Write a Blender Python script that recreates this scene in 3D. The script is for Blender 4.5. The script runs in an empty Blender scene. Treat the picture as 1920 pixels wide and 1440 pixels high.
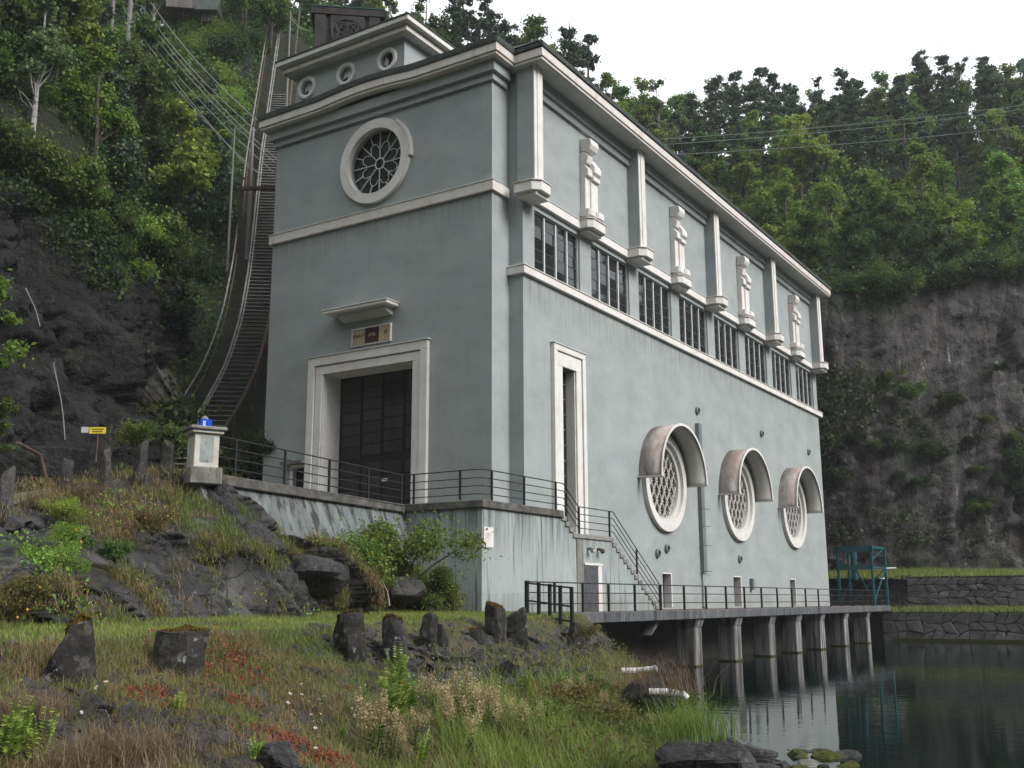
import bpy, bmesh, math, random
import numpy as np
from mathutils import Vector, Matrix

S = bpy.context.scene
COL = S.collection
# ---------------------------------------------------------------- camera
CAM = np.array([20.7397, -31.2337, -4.5291])
YAW, PITCH, ROLL, FPX = -0.566508, 0.203943, -0.00339, 1965.15
_f = np.array([math.sin(YAW)*math.cos(PITCH), math.cos(YAW)*math.cos(PITCH), math.sin(PITCH)])
_r = np.array([math.cos(YAW), -math.sin(YAW), 0.0]); _u = np.cross(_r, _f)
RT = math.cos(ROLL)*_r + math.sin(ROLL)*_u
UP = -math.sin(ROLL)*_r + math.cos(ROLL)*_u
cd = bpy.data.cameras.new('camera'); cam = bpy.data.objects.new('camera', cd); COL.objects.link(cam)
cam.matrix_world = Matrix(((RT[0], UP[0], -_f[0], CAM[0]), (RT[1], UP[1], -_f[1], CAM[1]), (RT[2], UP[2], -_f[2], CAM[2]), (0, 0, 0, 1)))
cd.sensor_width = 36; cd.lens = FPX/1920*36; cd.clip_end = 1500; cd.clip_start = .1
S.camera = cam
# ---------------------------------------------------------------- sky, sun, exposure (bright overcast day)
SUN_EL, SUN_AZ = math.radians(37), math.radians(88)     # azimuth from +Y towards +X: light comes in over the water
w = bpy.data.worlds.new('World'); S.world = w; w.use_nodes = True
nt = w.node_tree; nt.nodes.clear()
sky = nt.nodes.new('ShaderNodeTexSky'); sky.sky_type = 'NISHITA'; sky.sun_disc = False
sky.sun_elevation = SUN_EL; sky.sun_rotation = SUN_AZ; sky.air_density = 1.0; sky.dust_density = 3.0; sky.ozone_density = 1.0
hs = nt.nodes.new('ShaderNodeHueSaturation'); hs.inputs['Saturation'].default_value = .10
mx = nt.nodes.new('ShaderNodeMix'); mx.data_type = 'RGBA'; mx.inputs[0].default_value = .72
mx.inputs[7].default_value = (9.3, 9.7, 10.2, 1)         # the even cloud deck
bg = nt.nodes.new('ShaderNodeBackground'); bg.inputs['Strength'].default_value = .068
wo = nt.nodes.new('ShaderNodeOutputWorld')
nt.links.new(sky.outputs[0], hs.inputs['Color']); nt.links.new(hs.outputs[0], mx.inputs[6])
nt.links.new(mx.outputs[2], bg.inputs[0]); nt.links.new(bg.outputs[0], wo.inputs[0])
sd = bpy.data.lights.new('sun', 'SUN'); sun = bpy.data.objects.new('sun', sd); COL.objects.link(sun)
sd.energy = 1.5; sd.angle = math.radians(28); sd.color = (1, .97, .93)
sdir = Vector((math.sin(SUN_AZ)*math.cos(SUN_EL), math.cos(SUN_AZ)*math.cos(SUN_EL), math.sin(SUN_EL)))
sun.rotation_euler = sdir.to_track_quat('Z', 'Y').to_euler(); sun.location = (60, 10, 70)
S.view_settings.view_transform = 'Standard'; S.view_settings.look = 'None'
S.view_settings.exposure = 1.42; S.view_settings.gamma = 1
S.render.engine = 'CYCLES'; S.cycles.max_bounces = 4; S.cycles.diffuse_bounces = 3; S.cycles.transparent_max_bounces = 4
S.render.resolution_x, S.render.resolution_y = 1024, 768

# ---------------------------------------------------------------- helpers
def at(px, py, t):                                       # a point t metres deep along the sight line of a photo pixel
    return CAM + t*(_f + RT*(px-960)/FPX - UP*(py-720)/FPX)
def on_x(px, py, x):
    d = at(px, py, 1)-CAM; return CAM+d*((x-CAM[0])/d[0])
def on_y(px, py, y):
    d = at(px, py, 1)-CAM; return CAM+d*((y-CAM[1])/d[1])
def on_z(px, py, z):
    d = at(px, py, 1)-CAM; return CAM+d*((z-CAM[2])/d[2])

def hsh(ix, iy, iz, s):
    n = (ix*374761393 + iy*668265263 + iz*2147483647 + s*974634777) & 0xffffffff
    n = ((n ^ (n >> 13))*1274126177) & 0xffffffff
    n = ((n ^ (n >> 16))*2246822519) & 0xffffffff
    return ((n ^ (n >> 15)) & 0xffffff)/float(0xffffff)
def vnoise(p, s=0):
    p = np.asarray(p, float); i = np.floor(p).astype(np.int64); f = p-i; f = f*f*(3-2*f); r = 0
    for a in (0, 1):
        for b in (0, 1):
            for c in (0, 1):
                wt = (f[:, 0] if a else 1-f[:, 0])*(f[:, 1] if b else 1-f[:, 1])*(f[:, 2] if c else 1-f[:, 2])
                r = r+wt*hsh(i[:, 0]+a, i[:, 1]+b, i[:, 2]+c, s)
    return r*2-1
def fbm(p, s=0, o=4):
    r, a, q = 0, 1., np.asarray(p, float)
    for k in range(o): r = r+a*vnoise(q, s+k); a *= .5; q = q*2.03
    return r
def facet(p, s=0, tilt=1.0, lvl=.55):                             # blocky broken-rock offset: every cell has its own level and tilt
    p = np.asarray(p, float); i = np.floor(p).astype(np.int64); best = np.full(len(p), 1e9); val = np.zeros(len(p))
    for a in (-1, 0, 1):
        for b in (-1, 0, 1):
            for c in (-1, 0, 1):
                j = i+np.array([a, b, c]); h = lambda k: hsh(j[:, 0], j[:, 1], j[:, 2], s*17+k)
                v = p-(j+np.stack([h(1), h(2), h(3)], 1)); d = (v*v).sum(1)
                o = lvl*(h(4)*2-1)+1.35*tilt*(v[:, 0]*(h(5)*2-1)+v[:, 1]*(h(6)*2-1)+v[:, 2]*(h(7)*2-1))
                m = d < best; best = np.where(m, d, best); val = np.where(m, o, val)
    return val

# ---------------------------------------------------------------- materials
def ramp_cols(cols):
    return [(c[0], c[1], c[2], 1) for c in cols]
def surf(name, cols, scale=1., stretch=(1, 1, 1), rough=.85, bump=.25, bscale=9., stains=(), spec=.25, metal=0., tone=None, obj=0., transl=0., bdist=.03, detail=6, crack=None, drips=None):
    m = bpy.data.materials.new(name); m.use_nodes = True; T = m.node_tree; T.nodes.clear(); L = T.links.new
    N = T.nodes.new; geo = N('ShaderNodeNewGeometry')
    def noise(sc, st, det=detail, ro=.6):
        mp = N('ShaderNodeMapping'); mp.inputs['Scale'].default_value = st; L(geo.outputs['Position'], mp.inputs[0])
        n = N('ShaderNodeTexNoise'); n.inputs['Scale'].default_value = sc; n.inputs['Detail'].default_value = det; n.inputs['Roughness'].default_value = ro
        L(mp.outputs[0], n.inputs['Vector']); return n.outputs[0]
    r = N('ShaderNodeValToRGB'); cs = ramp_cols(cols); e = r.color_ramp.elements
    lo, hi = (.32, .68) if tone is None else (0., 1.)
    e[0].position = lo; e[0].color = cs[0]; e[1].position = hi; e[1].color = cs[-1]
    for k in range(1, len(cs)-1):
        q = e.new(lo+(hi-lo)*k/(len(cs)-1)); q.color = cs[k]
    if tone:
        a = N('ShaderNodeAttribute'); a.attribute_name = tone; L(a.outputs['Fac'], r.inputs[0])
    else: L(noise(scale, stretch), r.inputs[0])
    col = r.outputs[0]
    for (c, sc, st, lo, hi, amt) in stains:
        mr = N('ShaderNodeMapRange'); mr.inputs[1].default_value = lo; mr.inputs[2].default_value = hi; mr.inputs[4].default_value = amt
        L(noise(sc, st), mr.inputs[0]); x = N('ShaderNodeMix'); x.data_type = 'RGBA'; x.inputs[7].default_value = (c[0], c[1], c[2], 1)
        L(mr.outputs[0], x.inputs[0]); L(col, x.inputs[6]); col = x.outputs[2]
    if crack:                                            # open joints in the rock: (scale, stretch, width, strength)
        mp = N('ShaderNodeMapping'); mp.inputs['Scale'].default_value = crack[1]; mp.inputs['Rotation'].default_value = (.3, .25, .2); L(geo.outputs['Position'], mp.inputs[0])
        wn = N('ShaderNodeTexNoise'); wn.inputs['Scale'].default_value = crack[0]*1.3; wn.inputs['Detail'].default_value = 3; L(mp.outputs[0], wn.inputs['Vector'])
        wa = N('ShaderNodeMix'); wa.data_type = 'RGBA'; wa.blend_type = 'ADD'; wa.inputs[0].default_value = .35/crack[0]; L(mp.outputs[0], wa.inputs[6]); L(wn.outputs['Color'], wa.inputs[7])
        vo = N('ShaderNodeTexVoronoi'); vo.feature = 'DISTANCE_TO_EDGE'; vo.inputs['Scale'].default_value = crack[0]; L(wa.outputs[2], vo.inputs['Vector'])
        mr = N('ShaderNodeMapRange'); mr.inputs[2].default_value = crack[2]; mr.inputs[3].default_value = crack[3]; mr.inputs[4].default_value = 0; L(vo.outputs['Distance'], mr.inputs[0])
        x = N('ShaderNodeMix'); x.data_type = 'RGBA'; x.inputs[7].default_value = (.004, .004, .0045, 1); L(mr.outputs[0], x.inputs[0]); L(col, x.inputs[6]); col = x.outputs[2]
        vc = N('ShaderNodeTexVoronoi'); vc.inputs['Scale'].default_value = crack[0]; L(wa.outputs[2], vc.inputs['Vector']); hb = N('ShaderNodeHueSaturation'); m5 = N('ShaderNodeMapRange'); m5.inputs[3].default_value = .6; m5.inputs[4].default_value = 1.5
        L(vc.outputs['Color'], m5.inputs[0]); L(m5.outputs[0], hb.inputs['Value']); L(col, hb.inputs['Color']); col = hb.outputs[0]
    for (zt_, ln_, c, amt) in (drips or ()):             # grime washed down from a ledge
        sx = N('ShaderNodeSeparateXYZ'); L(geo.outputs['Position'], sx.inputs[0]); mr = N('ShaderNodeMapRange'); mr.inputs[1].default_value = zt_-ln_; mr.inputs[2].default_value = zt_; L(sx.outputs[2], mr.inputs[0])
        cut = N('ShaderNodeMath'); cut.operation = 'LESS_THAN'; cut.inputs[1].default_value = zt_+.02; L(sx.outputs[2], cut.inputs[0])
        ns = N('ShaderNodeMapRange'); ns.inputs[1].default_value = .42; ns.inputs[2].default_value = .68; ns.inputs[4].default_value = amt; L(noise(2.6, (2.4, 2.4, .12)), ns.inputs[0])
        p1 = N('ShaderNodeMath'); p1.operation = 'MULTIPLY'; L(mr.outputs[0], p1.inputs[0]); L(ns.outputs[0], p1.inputs[1]); p2 = N('ShaderNodeMath'); p2.operation = 'MULTIPLY'; L(p1.outputs[0], p2.inputs[0]); L(cut.outputs[0], p2.inputs[1])
        x = N('ShaderNodeMix'); x.data_type = 'RGBA'; x.inputs[7].default_value = (c[0], c[1], c[2], 1); L(p2.outputs[0], x.inputs[0]); L(col, x.inputs[6]); col = x.outputs[2]
    if obj:
        oi = N('ShaderNodeObjectInfo'); h = N('ShaderNodeHueSaturation'); mr = N('ShaderNodeMapRange'); mr.inputs[3].default_value = 1-obj; mr.inputs[4].default_value = 1+obj
        L(oi.outputs['Random'], mr.inputs[0]); L(mr.outputs[0], h.inputs['Value'])
        m2 = N('ShaderNodeMath'); m2.operation = 'MULTIPLY'; m2.inputs[1].default_value = 7.31; L(oi.outputs['Random'], m2.inputs[0])
        m3 = N('ShaderNodeMath'); m3.operation = 'FRACT'; L(m2.outputs[0], m3.inputs[0])
        m4 = N('ShaderNodeMapRange'); m4.inputs[3].default_value = .5-.045*obj/.3; m4.inputs[4].default_value = .5+.03*obj/.3
        L(m3.outputs[0], m4.inputs[0]); L(m4.outputs[0], h.inputs['Hue']); L(col, h.inputs['Color']); col = h.outputs[0]
    b = N('ShaderNodeBsdfPrincipled'); L(col, b.inputs['Base Color'])
    b.inputs['Roughness'].default_value = rough; b.inputs['Specular IOR Level'].default_value = spec; b.inputs['Metallic'].default_value = metal
    if bump:
        bn = N('ShaderNodeBump'); bn.inputs['Strength'].default_value = bump; bn.inputs['Distance'].default_value = bdist
        L(noise(bscale, (1, 1, 1), 5, .65), bn.inputs['Height']); L(bn.outputs[0], b.inputs['Normal'])
    out = N('ShaderNodeOutputMaterial'); sh = b.outputs[0]
    if transl:
        t = N('ShaderNodeBsdfTranslucent'); L(col, t.inputs[0]); x = N('ShaderNodeMixShader'); x.inputs[0].default_value = transl
        L(b.outputs[0], x.inputs[1]); L(t.outputs[0], x.inputs[2]); sh = x.outputs[0]
    L(sh, out.inputs[0]); return m

STR = (2.2, 2.2, .16)                                     # rain streaks run down
M = {}
PLC = [(.25, .276, .272), (.29, .317, .314), (.325, .35, .345)]
def plaster(name, drips): return surf(name, PLC, .55, (1, 1, 1.6), .9, .12, 26,
    [((.36, .36, .32), .9, STR, .56, .72, .35), ((.19, .175, .15), 2.4, STR, .60, .76, .42), ((.27, .30, .33), .35, (1, 1, 3), .5, .7, .4), ((.17, .14, .10), 3.4, (1, 1, 2.5), .705, .75, .65), ((.12, .115, .10), 1.3, (3, 3, .25), .68, .76, .45), ((.36, .39, .39), 14, (.12, .12, 2.2), .52, .72, .35)], drips=drips)
M['plaster'] = plaster('blue_grey_plaster', [(10.74, 1.3, (.15, .145, .13), .5), (15.3, .7, (.16, .155, .14), .35), (-.2, 1.2, (.2, .19, .15), .4)])
M['plaster_long'] = plaster('blue_grey_plaster_long', [(7.66, 1.7, (.13, .125, .11), .6), (11.9, 1.2, (.17, .165, .14), .35), (-4.4, 1.0, (.19, .18, .14), .6)])
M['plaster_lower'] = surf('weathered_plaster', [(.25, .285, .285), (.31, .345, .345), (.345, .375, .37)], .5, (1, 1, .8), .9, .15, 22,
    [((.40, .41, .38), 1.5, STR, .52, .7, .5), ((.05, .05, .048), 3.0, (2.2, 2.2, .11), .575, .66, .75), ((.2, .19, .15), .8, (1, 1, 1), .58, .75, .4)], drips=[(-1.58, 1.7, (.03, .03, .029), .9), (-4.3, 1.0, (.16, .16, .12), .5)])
M['trim'] = surf('white_paint', [(.56, .54, .515), (.66, .645, .625), (.60, .58, .555)], .8, (1, 1, 1), .75, .1, 25,
    [((.36, .24, .15), 2.2, (1.6, 1.6, .3), .63, .78, .5), ((.16, .15, .13), 5, (1, 1, 1), .68, .74, .6), ((.50, .41, .37), .5, (1, 1, 1), .5, .68, .35)])
M['cornice'] = surf('stained_cornice_paint', [(.50, .455, .415), (.60, .575, .545), (.55, .485, .44)], .9, (1, 1, 1), .75, .1, 25,
    [((.30, .15, .07), 1.7, (1.5, 1.5, .35), .58, .76, .7), ((.13, .12, .10), 5, (1, 1, 1), .66, .73, .6)])
M['soffit'] = surf('soffit_plaster', [(.40, .41, .38), (.48, .48, .45)], .8, bump=.08, bscale=20)
M['roof'] = surf('dark_roof_felt', [(.025, .035, .032), (.05, .06, .055), (.07, .075, .07)], 3, bump=.3)
M['glass_dark'] = surf('dark_window_glass', [(.006, .007, .010), (.016, .018, .022)], 2.5, rough=.06, bump=0, spec=.55)
M['metal_white'] = surf('white_glazing_bar', [(.58, .58, .57), (.68, .68, .66)], 3, rough=.6, bump=0)
M['metal_black'] = surf('black_iron', [(.012, .012, .014), (.025, .024, .024)], 6, rough=.55, bump=.1, stains=[((.10, .05, .03), 8, (1, 1, 1), .62, .75, .5)])
M['bars_dark'] = surf('dark_glazing_bar', [(.05, .055, .06), (.10, .105, .11)], 5, rough=.6, bump=0)
M['door_frame'] = surf('black_door_steel', [(.005, .0048, .0048), (.010, .009, .009)], 5, rough=.6, bump=.1)
M['door_panel'] = surf('brown_door_panel', [(.02, .0175, .017), (.038, .033, .032), (.028, .025, .024)], 1.2, (1, 1, .4), rough=.5, bump=.1, obj=.25)
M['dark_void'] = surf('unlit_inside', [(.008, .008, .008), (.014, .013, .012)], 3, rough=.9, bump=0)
M['grille'] = surf('grille_concrete', [(.50, .475, .45), (.60, .58, .56)], 3, bump=.1, stains=[((.22, .18, .15), 4, (1, 1, 1), .6, .75, .5)])
M['hood'] = surf('weathered_hood', [(.45, .42, .40), (.33, .28, .26), (.52, .49, .47)], 1.1, (1, .5, .6), .85, .2, 18, [((.20, .14, .11), 1.0, (1, .4, .3), .48, .66, .75), ((.07, .065, .06), 2.4, (2, .6, .3), .58, .72, .75)])
M['hood_in'] = surf('hood_underside', [(.44, .44, .41), (.52, .51, .48)], 1, bump=.08)
M['plaque'] = surf('brass_plaque', [(.36, .27, .17), (.46, .36, .24)], 4, rough=.5, bump=.1)
M['letters'] = surf('dark_lettering', [(.03, .02, .02), (.06, .035, .03)], 10, bump=0)
M['concrete'] = surf('grey_concrete', [(.12, .12, .11), (.19, .185, .17), (.25, .245, .23)], 1.5, (1, 1, .6), .9, .3, 14, [((.05, .05, .045), 2, STR, .55, .7, .7), ((.09, .11, .05), 3, (1, 1, 1), .62, .72, .5)])
M['coping'] = surf('dirty_coping', [(.045, .045, .042), (.09, .085, .08), (.14, .135, .12)], 2.5, bump=.4, bscale=14, stains=[((.06, .075, .03), 3, (1, 1, 1), .58, .7, .6)])
M['wall_stain'] = surf('streaked_retaining_wall', [(.09, .095, .10), (.13, .145, .145), (.18, .195, .19)], .9, (2.2, 2.2, .25), .9, .25, 12,
    [((.025, .025, .027), 1.5, (2.4, 2.4, .12), .5, .6, .85), ((.22, .23, .205), 3.2, (2.4, 2.4, .12), .58, .68, .5), ((.16, .115, .075), .7, (1, 1, .5), .58, .72, .5)])
M['pier'] = surf('pier_concrete', [(.08, .075, .072), (.19, .18, .175), (.27, .26, .255)], 1.4, (2, 2, .3), .85, .3, 10, [((.55, .55, .54), 3.5, (2.5, 2.5, .12), .6, .66, .9), ((.04, .038, .036), 1.6, STR, .5, .64, .85)])
M['deck_shade'] = surf('deck_shade_concrete', [(.018, .017, .016), (.035, .033, .03)], 1.2, (1, 1, .5), .7, .3, 8)  # shade below the deck put into the concrete colour
M['deck_edge'] = surf('deck_concrete', [(.07, .075, .085), (.13, .135, .14)], 1.5, (1, 1, .5), bump=.3, stains=[((.03, .028, .026), 2, STR, .5, .66, .8), ((.40, .40, .40), 4, STR, .66, .72, .7)])
M['deck_top'] = surf('deck_rusty_top', [(.09, .05, .04), (.12, .09, .08)], 2, bump=.3)
M['step'] = surf('worn_step_concrete', [(.14, .14, .13), (.25, .245, .23), (.09, .09, .085)], 3, bump=.3)
M['rock'] = surf('dark_cliff_rock', [(.0045, .0045, .005), (.0095, .0093, .0097), (.021, .0198, .0198)], .9, (1, 1, .45), .8, 1., 2.4,
    [((.008, .008, .009), 1.1, (1, 1, .22), .5, .62, .8), ((.03, .034, .012), .8, (1, 1, 1.2), .58, .68, .7), ((.085, .08, .078), 2.6, (2, 2, .5), .66, .71, .6), ((.006, .006, .007), 2.2, (1.5, 1.5, .5), .58, .63, .9)], bdist=.5, spec=.3, crack=(.85, (1, 1, .55), .035, .9))
M['rock_far'] = surf('weathered_cliff_rock', [(.024, .0225, .0223), (.044, .041, .040), (.07, .0655, .064)], .3, (2.2, 2.2, .16), .85, .8, 1.1,
    [((.22, .21, .20), .5, (2.4, 2.4, .2), .64, .69, .6), ((.10, .092, .088), 1.1, (2.4, 2.4, .14), .56, .66, .7), ((.025, .022, .022), .55, (2, 2, .15), .52, .68, .75), ((.075, .05, .042), .3, (1, 1, .5), .56, .7, .5), ((.03, .05, .018), .16, (1, 1, 1.4), .57, .66, .7)], bdist=.6, crack=(.5, (1.3, 1.3, .32), .03, .75))
M['rock_near'] = surf('dark_slate', [(.014, .014, .0153), (.03, .0288, .0292), (.058, .0545, .0535)], 1.1, (1, 1, 1), .75, .7, 6,
    [((.14, .14, .135), 5, (1, 1, 1), .66, .70, .6), ((.04, .045, .013), 1.4, (1, 1, 1), .58, .67, .75), ((.055, .034, .02), .9, (1, 1, 1), .56, .68, .6), ((.008, .008, .009), 2.6, (1, 1, .6), .56, .62, .85)], bdist=.15, spec=.35, obj=.2, crack=(1.1, (1, 1, .6), .03, .85))
M['stone'] = surf('lichen_stone', [(.012, .0117, .0117), (.023, .0215, .021), (.04, .0375, .036)], 2.2, (1, 1, 1), .85, .7, 9,
    [((.26, .255, .25), 4.2, (1, 1, 1), .625, .65, .7), ((.10, .097, .09), 6, (1, 1, 1), .56, .63, .55), ((.045, .04, .018), 2, (1, 1, .6), .57, .68, .6)], bdist=.05, obj=.15)
M['stone_pale'] = surf('weathered_stone', [(.028, .027, .027), (.05, .047, .046), (.085, .08, .077)], 2.2, (1, 1, 1), .85, .7, 9, [((.22, .215, .21), 4.2, (1, 1, 1), .64, .67, .6), ((.045, .042, .02), 2, (1, 1, .6), .57, .68, .5)], bdist=.05, obj=.15)
M['moss'] = surf('golden_moss', [(.05, .04, .010), (.12, .075, .012), (.085, .09, .016)], 6, bump=.9, bscale=40, rough=1)
M['moss_green'] = surf('wet_green_moss', [(.018, .022, .005), (.05, .055, .008), (.025, .03, .008)], 4, bump=.9, bscale=30, rough=1)
M['quay'] = surf('quay_stone', [(.05, .048, .05), (.085, .081, .082), (.125, .118, .118)], .9, (1, 1, 1), .85, .5, 5, [((.04, .045, .02), 1.5, (1, 1, 1), .62, .7, .6)], obj=.22, bdist=.08)
M['quay_joint'] = surf('quay_joint', [(.012, .012, .012), (.03, .03, .028)], 2)
M['soil'] = surf('bank_soil', [(.034, .028, .018), (.07, .056, .036), (.045, .05, .02)], .9, (1, 1, 1), 1, .8, 7, [((.018, .017, .018), .7, (1, 1, 1), .52, .66, .8), ((.03, .048, .011), .5, (1, 1, 1), .5, .68, .6)], bdist=.08)
M['hillsoil'] = surf('forest_floor', [(.008, .011, .004), (.015, .02, .006), (.013, .012, .008)], .3, bump=.6, bscale=2, bdist=.3)
M['unseen_wood'] = surf('unseen_woodland', [(.012, .022, .008), (.03, .05, .014), (.05, .075, .02)], .35, bump=1., bscale=1.2, bdist=.8)  # for the unseen slopes added round the valley
M['gravel'] = surf('path_gravel', [(.10, .088, .068), (.17, .15, .125), (.075, .085, .035)], .8, bump=.7, bscale=16, stains=[((.07, .09, .03), .6, (1, 1, 1), .5, .66, .8)])
M['bark'] = surf('bark', [(.045, .035, .028), (.09, .075, .06)], 3, (1, 1, .3), bump=.5, bscale=8)
M['bark_pale'] = surf('birch_bark', [(.20, .19, .17), (.34, .33, .31)], 3, (1, 1, 2), bump=.3, stains=[((.04, .035, .03), 3, (.4, .4, 2), .6, .66, .9)])
def leafmat(k, cols, obj=.3, tr=.35): M[k] = surf(k, cols, tone='tone', rough=.55, bump=0, spec=.25, obj=obj, transl=tr)
leafmat('leaf', [(0.0375, 0.0750, 0.0169), (0.0788, 0.1388, 0.0281), (0.1406, 0.2100, 0.0450)])
leafmat('leaf_bright', [(0.0838, 0.1537, 0.0233), (0.1584, 0.2608, 0.0419), (0.2678, 0.3725, 0.0699)], .22)
leafmat('leaf_pale', [(0.0630, 0.1008, 0.0396), (0.1116, 0.1584, 0.0612), (0.1800, 0.2250, 0.0990)], .2)
leafmat('needle', [(0.0290, 0.0556, 0.0313), (0.0580, 0.0966, 0.0508), (0.1014, 0.1448, 0.0773)], .2, .2)
leafmat('ivy', [(0.0124, 0.0279, 0.0093), (0.0310, 0.0559, 0.0155), (0.0590, 0.0900, 0.0248)], .2)
leafmat('grass', [(0.1128, 0.1578, 0.0316), (0.1916, 0.2526, 0.0496), (0.2930, 0.3267, 0.0902)], 0, .4)
leafmat('grass_dry', [(0.1136, 0.0783, 0.0455), (0.1894, 0.1388, 0.0833), (0.2904, 0.2335, 0.1452)], .1, .4)
leafmat('grass_mix', [(0.2863, 0.1889, 0.1145), (0.1889, 0.1833, 0.0629), (0.1431, 0.2148, 0.0429)], 0, .4)
leafmat('grass_tall', [(0.0834, 0.1436, 0.0254), (0.1482, 0.2317, 0.0440), (0.2665, 0.3360, 0.0834)], .1, .45)
leafmat('sedum', [(0.1824, 0.0341, 0.0242), (0.3158, 0.0583, 0.0438), (0.2674, 0.1216, 0.0631)], 0, .3)
leafmat('brownweed', [(0.1162, 0.0928, 0.0396), (0.1857, 0.1532, 0.0603), (0.1439, 0.1857, 0.0511)], .2, .4)
leafmat('plume', [(0.3250, 0.2795, 0.1430), (0.4420, 0.3900, 0.2210), (0.3770, 0.3120, 0.1430)], .1, .3)
leafmat('petal', [(0.5100, 0.4930, 0.4760), (0.6375, 0.6290, 0.6120), (0.5950, 0.5780, 0.5950)], 0, .3)
leafmat('yellow_petal', [(.50, .26, .02), (.60, .36, .03)], 0, .3)
M['yolk'] = surf('daisy_yolk', [(.45, .26, .02), (.55, .33, .03)], 5, bump=0)
M['teal'] = surf('teal_paint', [(.010, .062, .075), (.018, .095, .11)], 3, rough=.6, bump=.05, stains=[((.03, .06, .07), 4, (1, 1, 1), .6, .72, .6)])
M['pipe_grey'] = surf('pale_pipe', [(.42, .42, .42), (.55, .54, .54)], 4, rough=.5, bump=.05)
M['conduit'] = surf('grey_conduit', [(.13, .15, .158), (.165, .185, .19)], 2, rough=.6, bump=.05)
M['rust'] = surf('rusty_steel', [(.045, .03, .024), (.085, .055, .042), (.11, .09, .08)], 4, bump=.2)
M['steel_pale'] = surf('bleached_rail', [(.13, .126, .122), (.26, .252, .245)], 2, rough=.6, bump=.1)
M['timber'] = surf('grey_timber', [(.10, .09, .085), (.17, .155, .15)], 2, (4, 4, .3), bump=.3, obj=.15)
M['pole'] = surf('grey_pole', [(.15, .145, .14), (.21, .205, .2)], 2, (1, 1, .3), bump=.2)
M['tower'] = surf('dark_tower_stone', [(.022, .020, .020), (.038, .034, .034), (.055, .048, .047)], 1.2, bump=.6, bscale=6, stains=[((.10, .06, .045), .8, (1, 1, 1), .58, .7, .5), ((.25, .24, .23), 5, (1, 1, 1), .69, .72, .5)], obj=.12)
M['copper'] = surf('green_copper', [(.02, .06, .045), (.035, .085, .06)], 3)
M['gatewhite'] = surf('peeling_white', [(.42, .40, .37), (.55, .53, .50)], 2, bump=.3, stains=[((.30, .20, .17), 1.4, (1, 1, 1), .55, .7, .6), ((.07, .065, .06), 6, (1, 1, 1), .62, .67, .8)])
M['gatepanel'] = surf('grey_green_panel', [(.22, .25, .25), (.30, .33, .32)], 3, bump=.3, stains=[((.08, .08, .08), 8, (1, 1, 1), .62, .68, .7)])
M['blueglass'] = surf('blue_glass', [(.005, .035, .42), (.01, .09, .62)], 5, rough=.15, bump=0, spec=.6)
M['glint_blue'] = surf('glint_pale_blue', [(.35, .42, .62), (.5, .55, .7)], 5, rough=.2, bump=0, spec=.6)  # pale blue for the glint on the lamp glass
M['yellow'] = surf('yellow_sign', [(.62, .52, .03), (.70, .60, .05)], 3, rough=.5, bump=0)
M['paper'] = surf('white_sign', [(.58, .57, .55), (.68, .67, .65)], 3, rough=.5, bump=0, stains=[((.45, .38, .30), 3, (1, 1, 1), .6, .7, .4)])
M['wire'] = surf('wire', [(.15, .15, .15), (.21, .21, .20)], 3, rough=.4, bump=0, metal=.3)
M['cable_green'] = surf('dark_cable', [(.10, .12, .11), (.14, .16, .15)], 3, bump=0)

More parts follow.
